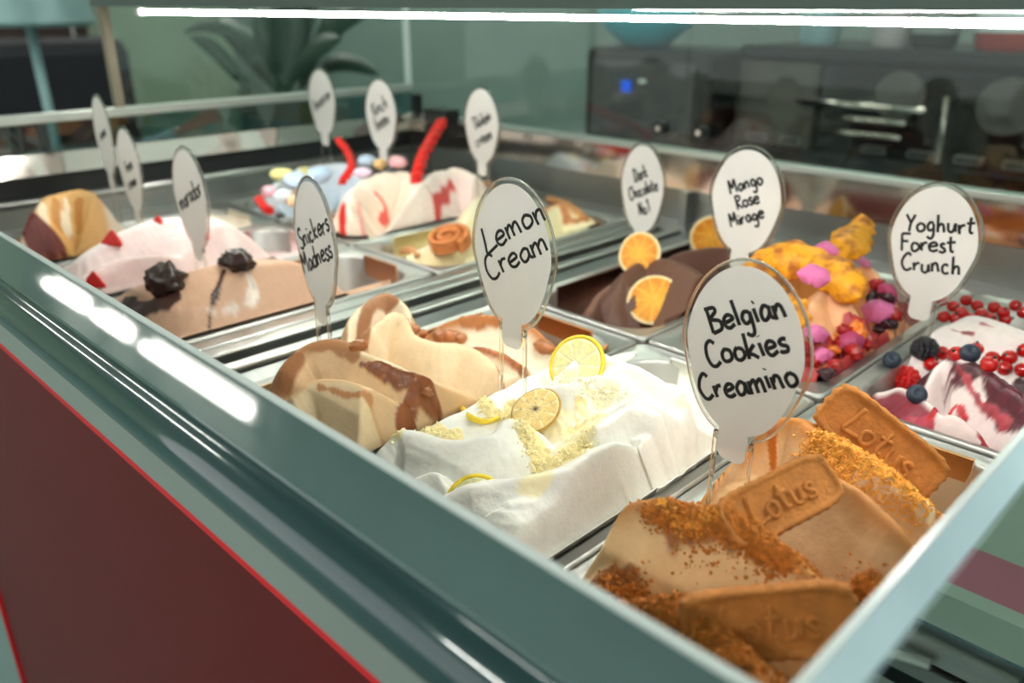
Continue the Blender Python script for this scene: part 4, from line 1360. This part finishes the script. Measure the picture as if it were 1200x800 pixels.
# ---- dried mango, petals and bits
def slab(name, pts, width, th, m, seed, curl=.3, word=None, cat=None, group=None, wav=.25, nrm=(.3, -.6, .7)):
    """a bent strip with ragged sides following world points"""
    P = cr([np.array(p) for p in pts], 7)
    r = np.random.default_rng(seed)
    n = np.array(nrm) / np.linalg.norm(nrm)
    nu = 9
    top, bot = [], []
    c0 = P[0]
    L = len(P)
    for i, p in enumerate(P):
        t = P[min(i + 1, L - 1)] - P[max(i - 1, 0)]
        t /= np.linalg.norm(t)
        s = np.cross(n, t)
        s /= np.linalg.norm(s)
        nn = np.cross(t, s)
        e = (1 - abs(2 * i / (L - 1) - 1) ** 4) ** .5
        w1 = width * (max(e, .15)) * (1 + wav * (r.random() - .5) * 2)
        for j in range(nu):
            u = 2 * j / (nu - 1) - 1
            h = curl * width * (u * u - .5) * -1 + th * .6 * (r.random() - .5)
            edge_ = (1 - u ** 6) * .5 + .15
            a = p + s * w1 * u * .5 + nn * h - c0
            top.append(a + nn * th * edge_)
            bot.append(a - nn * th * edge_)
    N = len(top)
    f = []
    for i in range(L - 1):
        for j in range(nu - 1):
            q = (i * nu + j, i * nu + j + 1, (i + 1) * nu + j + 1, (i + 1) * nu + j)
            f.append(q)
            f.append(tuple(N + k_ for k_ in q[::-1]))
        f.append((i * nu, (i + 1) * nu, N + (i + 1) * nu, N + i * nu))
        f.append((i * nu + nu - 1, N + i * nu + nu - 1, N + (i + 1) * nu + nu - 1, (i + 1) * nu + nu - 1))
    for j in range(nu - 1):
        f.append((j, N + j, N + j + 1, j + 1))
        k_ = (L - 1) * nu + j
        f.append((k_, k_ + 1, N + k_ + 1, N + k_))
    o = MB().add(top + bot, f).build(name, m, smooth=True, loc=(c0[0], c0[1], c0[2] + Z0))
    sd = o.modifiers.new('round', 'SUBSURF')
    sd.levels = sd.render_levels = 1
    tag(o, word, cat, group)
    return o


def two_tone(name, c1, c2, scale, rough, bump, bscale, thr=.55):
    m = mat(name, c1, rough, 0, .15, 150, bump, bscale)
    nt = m.node_tree
    b = nt.nodes['Principled BSDF']
    nz = nt.nodes.new('ShaderNodeTexNoise')
    nz.inputs['Scale'].default_value = scale
    nz.inputs['Detail'].default_value = 6
    tc = nt.nodes.new('ShaderNodeTexCoord')
    nt.links.new(tc.outputs['Object'], nz.inputs['Vector'])
    rp = nt.nodes.new('ShaderNodeValToRGB')
    rp.color_ramp.elements[0].position = thr - .1
    rp.color_ramp.elements[1].position = thr + .08
    rp.color_ramp.elements[0].color = (*hexc(c1), 1)
    rp.color_ramp.elements[1].color = (*hexc(c2), 1)
    nt.links.new(nz.outputs['Fac'], rp.inputs[0])
    nt.links.new(rp.outputs[0], b.inputs['Base Color'])
    return m


M['mango'] = two_tone('dried_mango', '#eda017', '#a55a10', 70, .5, .5, 160, .58)
slab('dried_mango', [PZ(878, 330, .050), PZ(900, 305, .060), PZ(945, 305, .064), PZ(985, 325, .060), PZ(1008, 352, .046)], .036, .0035, M['mango'], 3, .25, 'long dried mango strip arching over the mango ice cream', 'dried mango', 'dried mango pieces', nrm=(.2, -.75, .6))
slab('dried_mango', [PZ(972, 305, .050), PZ(992, 288, .062), PZ(1008, 268, .072), PZ(1010, 254, .080)], .034, .0035, M['mango'], 5, .2, 'ragged dried mango chunk standing at the back', 'dried mango', 'dried mango pieces', .5, nrm=(.3, -.85, .4))
slab('dried_mango', [PZ(890, 345, .042), PZ(910, 350, .044), PZ(930, 365, .036), PZ(938, 385, .024)], .026, .0035, M['mango'], 7, .25, 'dried mango piece low beside the biscuit sign', 'dried mango', 'dried mango pieces', .4, nrm=(.2, -.75, .6))

M['petal'] = mat('pink_petal', '#d06a9c', .5, 0, .15, 100, .1, 300, sss=.1)
M['petal2'] = mat('magenta_petal', '#a63a62', .5, 0, .2, 100, .1, 300, sss=.1)
wp = ['curled over the long mango strip', 'large on the right of the peach slope', 'low in front of the peach slope', 'at the lower left edge of the red bits', 'behind the mango strip', 'at the right rim of the mango pan', 'between the red bits at the front', 'beside the mango chunk']
for i, (a, b2, w) in enumerate((((935, 322), (972, 330), .016), ((1012, 372), (1046, 378), .022), ((985, 418), (1012, 408), .018), ((945, 405), (970, 402), .014), ((955, 292), (982, 298), .012), ((1030, 345), (1050, 362), .012), ((955, 432), (975, 425), .011), ((1000, 312), (1018, 320), .010))):
    pa, pb = hit('mango', *a) + np.array([0, -.003, .008]), hit('mango', *b2) + np.array([0, -.003, .008])
    if i in (0, 4):
        pa, pb = PZ(*a, .066), PZ(*b2, .064)
    mid = (pa + pb) / 2 + np.array([0, -.002, .006])
    slab('rose_petal', [pa, mid, pb], w * 1.25, .0008, M['petal'] if i % 3 != 2 else M['petal2'], 30 + i, .35, 'pink rose petal ' + wp[i], 'petal', 'rose petals', .15, nrm=(.25, -.6, .75))

M['redbit'] = mat('candied_red_bit', '#a01d1c', .2, 0, .3, 150, .2, 300, spec=.6)
M['darkbit'] = mat('dark_berry_bit', '#35131f', .25, 0, .3, 150, .2, 300, spec=.6)
M['orangebit'] = mat('candied_orange_bit', '#d9701c', .3, 0, .3, 150, .2, 300, spec=.6)
bits = [(950, 425, 0), (962, 418, 0), (975, 412, 2), (985, 404, 0), (998, 398, 0), (1008, 392, 2), (1020, 398, 0), (1030, 388, 1), (1042, 382, 1), (1000, 415, 0), (978, 430, 0), (1035, 362, 1), (1022, 352, 1), (1046, 372, 0), (940, 412, 0), (1028, 335, 0), (1040, 350, 1), (968, 440, 1), (1015, 404, 0), (990, 390, 0)]
for i, (x, y, kx) in enumerate(bits):
    p = hit('mango', x, y)
    s = .0048 + .0025 * random.random()
    o = mesh_obj('candied_bit', lump_mesh('candied_bit', (s * 1.3, s, s * .9), .3, 2.5, 40 + i), M[('redbit', 'darkbit', 'orangebit')[kx]], loc=(p[0], p[1], p[2] + Z0 + s * .4), rotm=Matrix.Rotation(i * 1.7, 3, 'Z'))
    tag(o, ('small glossy red fruit bit among the rose petals', 'small dark berry bit among the rose petals', 'small candied orange bit among the rose petals')[kx], 'fruit bit', 'fruit bits on the mango ice cream')

# ---- berries on the yoghurt ice cream
M['currant'] = mat('redcurrant', '#b5100f', .12, 0, .25, 150, spec=.6, sss=.2, sssr=(1, .2, .1), coat=.4)
M['calyx'] = mat('dry_calyx', '#3a2a1c', .8, 0, .2, 300)
M['blueberry'] = mat('blueberry', '#26303f', .45, 0, .3, 120, .1, 300)
M['raspberry'] = mat('raspberry', '#d8201c', .35, 0, .15, 300, sss=.2, sssr=(1, .3, .2))
M['blackberry'] = mat('blackberry', '#17141c', .3, 0, .3, 300)
cur_me = MB().lathe([(.0001, -.0056), (.0025, -.0051), (.0045, -.0033), (.0055, -.0005), (.0053, .0018), (.0042, .0037), (.0025, .0050), (.0001, .0056)], n=18).mesh('redcurrant', smooth=True)
cal_me = MB().lathe([(.0011, 0), (.0012, .0012), (.0005, .0022), (.0001, .0023)], n=8).mesh('calyx', smooth=True)
blu_me = MB().lathe([(.0001, -.0062), (.004, -.0054), (.0068, -.0028), (.0076, .0004), (.0066, .0036), (.0045, .0054), (.0028, .0058), (.0024, .0050), (.0001, .0047)], n=22).mesh('blueberry', smooth=True)


def rot_to(n):
    return Vector((0, 0, 1)).rotation_difference(Vector([float(q) for q in n])).to_matrix()


cur = [(1104, 352), (1117, 359), (1132, 352), (1127, 366), (1145, 358), (1150, 368), (1165, 360), (1176, 366), (1190, 358), (1199, 366), (1106, 371), (1120, 373), (1137, 373), (1160, 373), (1178, 374),
       (1103, 418), (1090, 431), (1120, 420), (1162, 424), (1182, 423), (1200, 415), (1176, 436), (1158, 432), (1197, 438), (1143, 414)]
cw_ = ['in the rear cluster on berry ice cream', 'in the front cluster on berry ice cream']
for i, q in enumerate(cur):
    back = i < 15
    zz_ = .020 + .004 * (i % 3) if back else None
    p = hit('yog', *q) if not back else PZ(q[0], q[1], .018 if i >= 10 else .024)
    t = empty('redcurrant')
    t.matrix_world = Matrix.Translation((p[0], p[1], p[2] + Z0 + (0 if back else .0035))) @ rot_to((random.uniform(-.6, .9), random.uniform(-1, .2), random.uniform(-.2, .8))).to_4x4() @ Matrix.Scale(1.0 + .15 * (i >= 15), 4)
    mesh_obj('berry', cur_me, M['currant'], t)
    mesh_obj('calyx', cal_me, M['calyx'], t, loc=(0, 0, .005))
    tag(t, 'shiny redcurrant ' + cw_[0 if back else 1], 'redcurrant', 'redcurrants ' + ('at the back' if back else 'at the front'))
for q, n, w in (((1073, 469), (.3, -.7, .6), 'blueberry below the raspberry at the rim of the berry pan'), ((1044, 428), (.2, -.6, .7), 'blueberry in the dark left corner of the berry pan'), ((1135, 421), (.3, -.5, .8), 'blueberry between the redcurrants and the dark fold')):
    p = hit('yog', *q)
    t = mesh_obj('blueberry', blu_me, M['blueberry'], loc=(p[0], p[1], p[2] + Z0 + .005), rotm=rot_to(n))
    tag(t, w, 'blueberry', 'blueberries')


def drupe_mesh(name, R, hgt, rows, r):
    mb = MB()
    for k_ in range(rows):
        ph = math.pi / 2 * (k_ + .4) / rows
        ring = max(1, int(2 * math.pi * R * math.sin(ph) / (r * 1.75)))
        for j in range(ring):
            a = 2 * math.pi * (j + .5 * (k_ % 2)) / ring
            c = np.array([R * math.sin(ph) * math.cos(a), R * math.sin(ph) * math.sin(a), hgt * math.cos(ph)])
            mb.add(ICO2_V * r + c, ICO2_F)
    mb.add(ICO2_V * np.array([R, R, hgt]) * .97, ICO2_F)
    return mb.mesh(name, smooth=True)


p = hit('yog', 1060, 452)
t = mesh_obj('raspberry', drupe_mesh('raspberry', .0100, .0125, 6, .0026), M['raspberry'], loc=(p[0], p[1], p[2] + Z0 + .005), rotm=rot_to((.15, -.45, .85)))
tag(t, 'bright red raspberry at the left of the berry ice cream', 'raspberry')
p = hit('yog', 1083, 415)
t = mesh_obj('blackberry', drupe_mesh('blackberry', .0100, .0115, 6, .0025), M['blackberry'], loc=(p[0], p[1], p[2] + Z0 + .003), rotm=rot_to((-.1, -.3, .9)))
tag(t, 'dark blackberry between the sign prongs of the berry pan', 'blackberry')

# ---- red candy sticks, marshmallows, caramel roll
M['candy'] = mat('red_candy', '#d81f14', .3, 0, .2, 100, .1, 200)


def twist(name, pts, r, word, turns=9):
    P = cr([np.array(p) for p in pts], 14)
    c0 = P[0]
    mb = MB()
    n = len(P)
    ax = P[-1] - P[0]
    ax /= np.linalg.norm(ax)
    u = np.cross(ax, (0, 0, 1))
    u /= np.linalg.norm(u)
    v = np.cross(ax, u)
    for k_ in range(3):
        q = []
        for i, p in enumerate(P):
            a = 2 * math.pi * (turns * i / n / 3 + k_ / 3)
            q.append(p - c0 + r * .55 * (math.cos(a) * u + math.sin(a) * v))
        mb.tube(q, r * .58, 8)
    o = mb.build(name, M['candy'], smooth=True, loc=(c0[0], c0[1], c0[2] + Z0))
    tag(o, word, 'candy', 'red candy sticks')


twist('candy_stick', [PZ(487, 212, .055), PZ(495, 185, .080), PZ(508, 160, .102), PZ(518, 143, .118)], .0085, 'thick twisted red candy stick leaning up behind the cream ice cream')
twist('candy_stick', [PZ(400, 214, .050), PZ(412, 196, .068), PZ(408, 178, .082), PZ(397, 164, .094)], .0058, 'thin bent red candy stick beside the pale blue ice cream')
twist('candy_stick', [PZ(318, 247, .022), PZ(310, 243, .028), PZ(303, 232, .036)], .006, 'short red candy piece low on the blue ice cream')

for i, (q, z, s, c) in enumerate(((((345, 212)), .055, .014, '#c9dcf2'), ((330, 204), .055, .011, '#ece39a'), ((375, 205), .060, .014, '#bcd4ee'), ((315, 224), .042, .010, '#f2b9c4'), ((348, 236), .038, .010, '#f0c49c'), ((430, 188), .070, .010, '#c3d9f0'), ((445, 192), .068, .009, '#e9c386'), ((466, 190), .068, .011, '#f4bcc2'), ((425, 202), .062, .009, '#e8d4ea'), ((332, 230), .042, .011, '#dfe9f4'))):
    p = PZ(q[0], q[1], z)
    m = mat('marshmallow_%d' % i, c, .6, 0, .04, 80)
    o = mesh_obj('marshmallow', lump_mesh('marshmallow', (s * 1.5, s, s * .85), .10, 1.5, 60 + i), m, loc=(p[0], p[1], p[2] + Z0), rotm=Matrix.Rotation(i * .9, 3, 'Z'))
    tag(o, ['long pale blue marshmallow in the middle of the blue pan', 'yellow marshmallow at the top left of the blue pan', 'pale blue marshmallow behind the narrow sign by the middle rail', 'pink marshmallow at the left of the blue pan', 'peach marshmallow low on the blue ice cream', 'small pale blue marshmallow behind the cream lobes', 'tan marshmallow under the sign behind the cream lobes', 'pink marshmallow beside the twisted candy stick', 'lilac marshmallow beside the thin candy stick', 'whitish blue marshmallow next to the peach one'][i], 'marshmallow', 'marshmallows')

M['roll'] = mat('caramel_roll', '#c9793e', .5, 0, .25, 150, .3, 300)
p = PZ(525, 281, .018)
pts = []
for i in range(60):
    a = i * .22
    rr_ = .027 - .00036 * i
    pts.append((rr_ * math.cos(a), rr_ * math.sin(a), 0))
mb = MB()
for zq in (-.006, 0, .006):
    mb.tube([(x, y, zq) for (x, y, z) in pts], .0036, 8)
o = mb.build('caramel_roll', M['roll'], smooth=True)
o.matrix_world = Matrix.Translation((p[0], p[1], p[2] + Z0)) @ basis((1, -.2, -.1), (.25, -.35, .9)).to_4x4()
tag(o, 'round spiral caramel roll lying in the pale ice cream', 'pastry')
M['wafer'] = mat('caramel_wafer', '#c58a55', .6, 0, .25, 150, .4, 300)
for i, (a, b2, w) in enumerate((((470, 300), (490, 306), 'broken caramel crisp at the front of the pale ice cream'), ((640, 236), (686, 260), 'long caramel crisp at the right of the pale ice cream'), ((552, 222), (584, 226), 'caramel crisp on top behind the lemon sign'))):
    pa, pb = hit('white', *a) + np.array([0, 0, .006]), hit('white', *b2) + np.array([0, 0, .006])
    slab('caramel_crisp', [pa, (pa + pb) / 2 + np.array([0, 0, .006]), pb], .014, .003, M['wafer'], 80 + i, .2, w, 'caramel crisp', 'caramel crisps', .3)
# ------------------------------------------------------------------ beyond the glass
# side counter at the right end
CZ = -.1132
yf = HC - CZ
y_edge = (HC - CZ) / .70
cnt = empty('side_counter', (.25, .8, 0))
cs = mat('sage_laminate', '#7d9284', .35, 0, .06, 8)
cm = mat('mauve_band', '#8a5560', .4, 0, .06, 8)
def cbox(n, m, x0, x1, y0, y1, z0, z1):
    return MB().box(x0 - .25, x1 - .25, y0 - .8, y1 - .8, z0, z1).build(n, m, cnt)
xa = XS + .013
y1_, y2_ = (HC - CZ) / .619, (HC - CZ) / .681
cbox('worktop', cs, xa, .8, y1_, .975, Z0 + CZ - .03, Z0 + CZ)
cbox('worktop_band', cm, xa, .8, y2_, y1_, Z0 + CZ - .03, Z0 + CZ)
cbox('worktop_edge', cs, xa, .8, y_edge, y2_, Z0 + CZ - .03, Z0 + CZ)
yq = y_edge
for k, (dz, th, m) in enumerate(((.036, .018, 'steel'), (.058, .012, 'satin'), (.080, .016, 'steel'))):
    cbox('drawer_rail', M[m], xa, .8, yq - .012 - .004 * k, yq + .004, Z0 + CZ - dz - th, Z0 + CZ - dz)
cbox('front_board', mat('teal_board', '#2f5a5c', .3, 0, .05, 8), xa, .8, yq + .004, yq + .03, .0, Z0 + CZ - .03)
MB().tube([(-.25 + .0, yq - .8 - .02, Z0 + CZ - .05), (-.25 + .08, yq - .8 - .03, Z0 + CZ - .06), (-.25 + .16, yq - .8 - .03, Z0 + CZ - .12), (-.25 + .18, yq - .8 - .02, Z0 + CZ - .2)], .005, 8).build('pipe', M['strip'], cnt, smooth=True)
tag(cnt, 'lower sage counter with a mauve band beyond the right end glass', 'counter')

# back counter with the coffee machine
bc = empty('back_counter', (-.6, 2.15, 0))
CT = Z0 - .10
MB().box(-1.2, 1.5, -.38, .38, CT - .04, CT).build('worktop', M['satin'], bc)
MB().box(-1.18, 1.48, -.34, .36, 0, CT - .04).build('cabinet_body', mat('grey_cabinet', '#77857f', .5, 0, .06, 5), bc)
for k in range(4):
    MB().box(-1.15 + k * .66, -.53 + k * .66, -.355, -.34, .06, CT - .07).build('cabinet_door', mat('cabinet_front', '#8a968f', .5, 0, .06, 5) if k == 0 else bpy.data.materials['cabinet_front'], bc)
tag(bc, 'grey back counter carrying the coffee machine behind the display', 'counter')

YM = 1.9
q0, q1 = PYY(876, 52, YM), PYY(1290, 66, YM)
zt = Z0 + q0[2]
cmx = empty('coffee_machine', ((q0[0] + q1[0]) / 2, YM + .2, CT))
hw = (q1[0] - q0[0]) / 2
H_ = zt - CT
cmd = mat('machine_dark', '#23282a', .22, .6, .12, 20)
cml = mat('machine_bronze_grey', '#4c4a42', .35, .6, .15, 20)
MB().box(-hw, hw, -.2, .25, .04, H_ - .03).build('body', cmd, cmx, bevel=.012)
MB().box(-hw - .01, hw + .01, -.215, .26, H_ - .03, H_).build('top_tray', M['dark_metal'], cmx, bevel=.008)
MB().box(-hw - .005, -hw + .20, -.222, -.201, .05, H_ - .035).build('side_panel', cml, cmx, bevel=.006)
MB().box(-hw + .21, hw - .02, -.216, -.201, H_ * .62, H_ - .045).build('upper_panel', mat('machine_panel', '#1a2224', .12, .5, .1, 20), cmx)
MB().box(-hw + .01, hw - .01, -.25, -.2, .03, .07).build('drip_tray', cmd, cmx, bevel=.006)
for sx in (-1, 1):
    MB().box(sx * (hw - .08) - .03, sx * (hw - .08) + .03, -.12, .12, 0, .04).build('foot', M['dark_metal'], cmx)


def mloc(px, py, Y):
    p = PYY(px, py, Y)
    return p[0] - cmx.location.x, Y - cmx.location.y, p[2] + Z0 - CT


for (xa_, xb_, py, r) in ((935, 1085, 122, .009), (968, 1062, 140, .007), (960, 1056, 156, .008)):
    a, b2 = mloc(xa_, py - 4, YM - .03), mloc(xb_, py + 4, YM - .03)
    MB().tube([a, (b2[0], a[1], a[2])], r, 10).build('chrome_bar', M['mirror'], cmx, smooth=True)
for (px, py, r) in ((1055, 112, .05), (1182, 125, .055)):
    a = mloc(px, py, YM - .02)
    MB().tube([(a[0], a[1] - .015, a[2]), (a[0], a[1] + .02, a[2])], r, 28).build('gauge', mat('gauge_face', '#5a5650', .3, .4, .2, 30) if r < .052 else bpy.data.materials['gauge_face'], cmx, angle=40)
a = mloc(1111, 115, YM - .05)
b2 = mloc(1106, 192, YM - .05)
MB().tube([(a[0], -.2, a[2]), (a[0], a[1], a[2]), (a[0], a[1], b2[2])], .008, 10).build('steam_pipe', M['mirror'], cmx, smooth=True)
for px in (886, 925, 1023, 1077, 1133, 1192, 1250):
    a = mloc(px, 160 + (px - 886) * .115, YM - .025)
    MB().box(a[0] - .026, a[0] + .026, -.2245, -.2, a[2] - .007, a[2] + .007).build('vent_frame', M['satin'], cmx)
    MB().box(a[0] - .023, a[0] + .023, -.226, -.2, a[2] - .0045, a[2] + .0045).build('vent_slot', M['slot'], cmx)
tag(cmx, 'dark coffee machine with chrome bars seen through the back glass', 'coffee machine')


def jar(name, px, py, r, h, body, band, word, cat, lid=None):
    p = PYY(px, py, YM + .12)
    t = empty(name, (p[0], YM + .12, zt))
    MB().lathe([(r * .8, 0), (r * .95, .01), (r, h * .5), (r, h)], n=20).build('body', mat(name + '_body', body, .4, 0, .06, 30), t, angle=40)
    if band:
        MB().lathe([(r * 1.01, h * .3), (r * 1.02, h * .32), (r * 1.02, h * .7), (r * 1.01, h * .72)], n=20).build('band', mat(name + '_band', band, .4, 0, .06, 30), t, angle=40)
    if lid:
        MB().lathe([(r * 1.05, h), (r * 1.05, h + .02), (r * .8, h + .03)], n=20).build('lid', mat(name + '_lid', lid, .4, 0, .06, 30), t, angle=40)
    tag(t, word, cat)


jar('tin', 1175, 45, .055, .12, '#a8433c', '#d8e2e2', 'red tin with a white band on the coffee machine', 'tin')
jar('cup_stack', 1045, 45, .045, .13, '#b9b2b4', None, 'pale stack of cups on the coffee machine', 'cups')
jar('glass_jug', 960, 45, .05, .12, '#8fb0b4', None, 'pale blue jug at the left on the coffee machine', 'jug', '#a9c2c4')
jar('dark_can', 1095, 45, .05, .10, '#243230', '#8f9a96', 'dark can on the coffee machine', 'can')

# dark appliance and turquoise bowl
YA = 1.78
a0, a1 = PYY(686, 54, YA), PYY(824, 140, YA)
ap = empty('grinder_box', ((a0[0] + a1[0]) / 2, YA + .12, CT))
hw2 = (a1[0] - a0[0]) / 2
hz = a0[2] + Z0 - CT
MB().box(-hw2, hw2, -.12, .14, .03, hz).build('body', M['black'], ap, bevel=.02)
MB().box(-hw2 + .03, hw2 - .03, -.124, -.119, .06, hz - .03).build('door', mat('dark_glass_door', '#17120f', .08, 0, .3, 12, spec=.7), ap)
c_ = PYY(733, 101, YA - .01)
MB().box(c_[0] - ap.location.x - .014, c_[0] - ap.location.x + .014, -.13, -.12, c_[2] + Z0 - CT - .014, c_[2] + Z0 - CT + .014).build('button', mat('blue_button', '#1d4fd0', .4, emit='#1d4fd0', estr=.6), ap)
c_ = PYY(740, 99, YA - .01)
MB().lathe([(.012, 0), (.012, .008), (.004, .01)], (0, 0, 0), 12).build('knob', M['white'], ap, loc=(c_[0] - ap.location.x + .03, -.122, c_[2] + Z0 - CT + .005))
for sx in (-1, 1):
    MB().box(sx * (hw2 - .05) - .02, sx * (hw2 - .05) + .02, -.08, .08, 0, .03).build('foot', M['dark_metal'], ap)
tag(ap, 'black rounded appliance behind the back glass with a blue button', 'appliance')
bw = PYY(757, 47, YA + .1)
o = MB().lathe([(.05, 0), (.06, .004), (.115, .05), (.13, .09), (.125, .09), (.11, .052), (.05, .01)], n=28).build('bowl', mat('turquoise_bowl', '#2f9fae', .35, 0, .06, 20), smooth=True, loc=(bw[0], YA + .1, CT + hz))
tag(o, 'turquoise bowl on top of the black appliance', 'bowl')

# plant left of the display
M['leaf'] = mat('dark_leaf', '#123526', .4, 0, .25, 8, .1, 40, spec=.6)
pp = PYY(345, 60, 1.35)
plant = empty('potted_plant', (pp[0], 1.35, 0))
MB().lathe([(.15, 0), (.17, .03), (.2, .42), (.21, .44), (.18, .44), (.17, .38)], n=24).build('pot', mat('plant_pot', '#5d625c', .7, 0, .1, 20), plant, angle=40)
MB().tube([(0, 0, .38), (.02, 0, .7), (.0, .02, .98)], .02, 8).build('stem', mat('plant_stem', '#4b5a3a', .7, 0, .1, 30), plant, smooth=True)


def leaf(p0, p1, droop, w):
    p0, p1 = np.array(p0), np.array(p1)
    n = 14
    L_, R_, C_ = [], [], []
    d = p1 - p0
    s = np.cross(d, (.25, -.6, .3))
    s /= np.linalg.norm(s)
    for i in range(n + 1):
        t = i / n
        c = p0 + d * t + np.array([0, 0, droop * math.sin(math.pi * t)])
        ww = w * math.sin(math.pi * min(1, t * .97 + .03)) ** .7
        L_.append(c + s * ww + np.array([0, 0, .12 * ww]))
        R_.append(c - s * ww + np.array([0, 0, .12 * ww]))
        C_.append(c)
    v = L_ + C_ + R_
    m_ = n + 1
    f = [(i, i + 1, m_ + i + 1, m_ + i) for i in range(n)] + [(m_ + i, m_ + i + 1, 2 * m_ + i + 1, 2 * m_ + i) for i in range(n)]
    o = MB().add(v, f).build('leaf', M['leaf'], plant, smooth=True)
    so = o.modifiers.new('thick', 'SOLIDIFY')
    so.thickness = .003
    return o


def pl(px, py, Y):
    p = PYY(px, py, Y)
    return (p[0] - pp[0], Y - 1.35, p[2] + Z0)


crown = pl(320, 105, 1.35)
for (a, b2, dr, w) in (((300, 60, 1.35), (215, 38, 1.25), .04, .035), ((292, 108, 1.3), (222, 42, 1.25), .03, .045), ((330, 110, 1.38), (250, 22, 1.38), .03, .075), ((340, 105, 1.35), (300, 10, 1.4), .03, .11),
                       ((335, 110, 1.35), (340, -20, 1.4), .02, .12), ((350, 100, 1.32), (430, 15, 1.30), .05, .08), ((350, 105, 1.35), (445, 88, 1.3), .05, .05), ((330, 112, 1.3), (400, 45, 1.2), .03, .07), ((325, 115, 1.35), (375, -10, 1.45), .03, .09)):
    leaf(pl(*a), pl(*b2), dr, w * .55)
tag(plant, 'potted plant with big dark green leaves beyond the left end glass', 'plant')

# dark chair with round back and pale coat stand at far left
ch = PYY(95, 120, .95)
chair = empty('armchair', (ch[0] - .25, .95, 0))
dkf = mat('dark_upholstery', '#1c1f24', .8, 0, .15, 20, .1, 100)
MB().box(-.42, .30, -.36, .36, .18, .48).build('seat', dkf, chair, bevel=.05)
MB().box(-.48, -.28, -.40, .40, .3, 1.12).build('backrest', dkf, chair, bevel=.06)
for s in (-1, 1):
    MB().box(-.42, .30, s * .40 - .06, s * .40 + .06, .2, .68).build('armrest', dkf, chair, bevel=.04)
for sx in (-.34, .24):
    for sy in (-.34, .34):
        MB().tube([(sx, sy, 0), (sx, sy, .2)], .02, 8).build('leg', M['dark_metal'], chair)
tag(chair, 'dark upholstered armchair beyond the left end of the display', 'armchair')

cab = PYY(70, 60, .75)
cb = empty('dark_cabinet', (RX0 + .3, 1.15, 0))
dw = mat('dark_wood', '#2a1d18', .5, 0, .25, 12, .1, 60, stretch=(1, 1, 8))
MB().box(-.28, .28, -1.25, .75, 0, 2.2).build('carcass', dw, cb)
for k in range(4):
    MB().box(.28, .30, -1.22 + k * .49, -.77 + k * .49, .05, 2.15).build('door', dw, cb)
    MB().tube([(.325, -.82 + k * .49, .95), (.325, -.82 + k * .49, 1.25)], .008, 8).build('handle', M['steel'], cb)
tag(cb, 'tall dark wooden cabinet against the far left wall', 'cabinet')

st = PYY(62, 120, .78)
cs_ = empty('coat_stand', (st[0], .78, 0))
pale = mat('pale_teal_metal', '#86a8a6', .4, .2, .05, 20)
MB().lathe([(.16, 0), (.16, .015), (.02, .03)], n=24).build('base', pale, cs_, angle=40)
MB().tube([(0, 0, .02), (-.01, -.02, 1.45)], .013, 10).build('pole', pale, cs_, smooth=True)
MB().lathe([(.16, 0), (.17, .01), (.12, .22), (.11, .22)], n=28).build('shade', pale, cs_, angle=40, loc=(-.01, -.02, 1.16 + .02))
cs_.name = 'floor_lamp'
tag(cs_, 'pale teal floor lamp standing in front of the dark armchair', 'floor lamp')
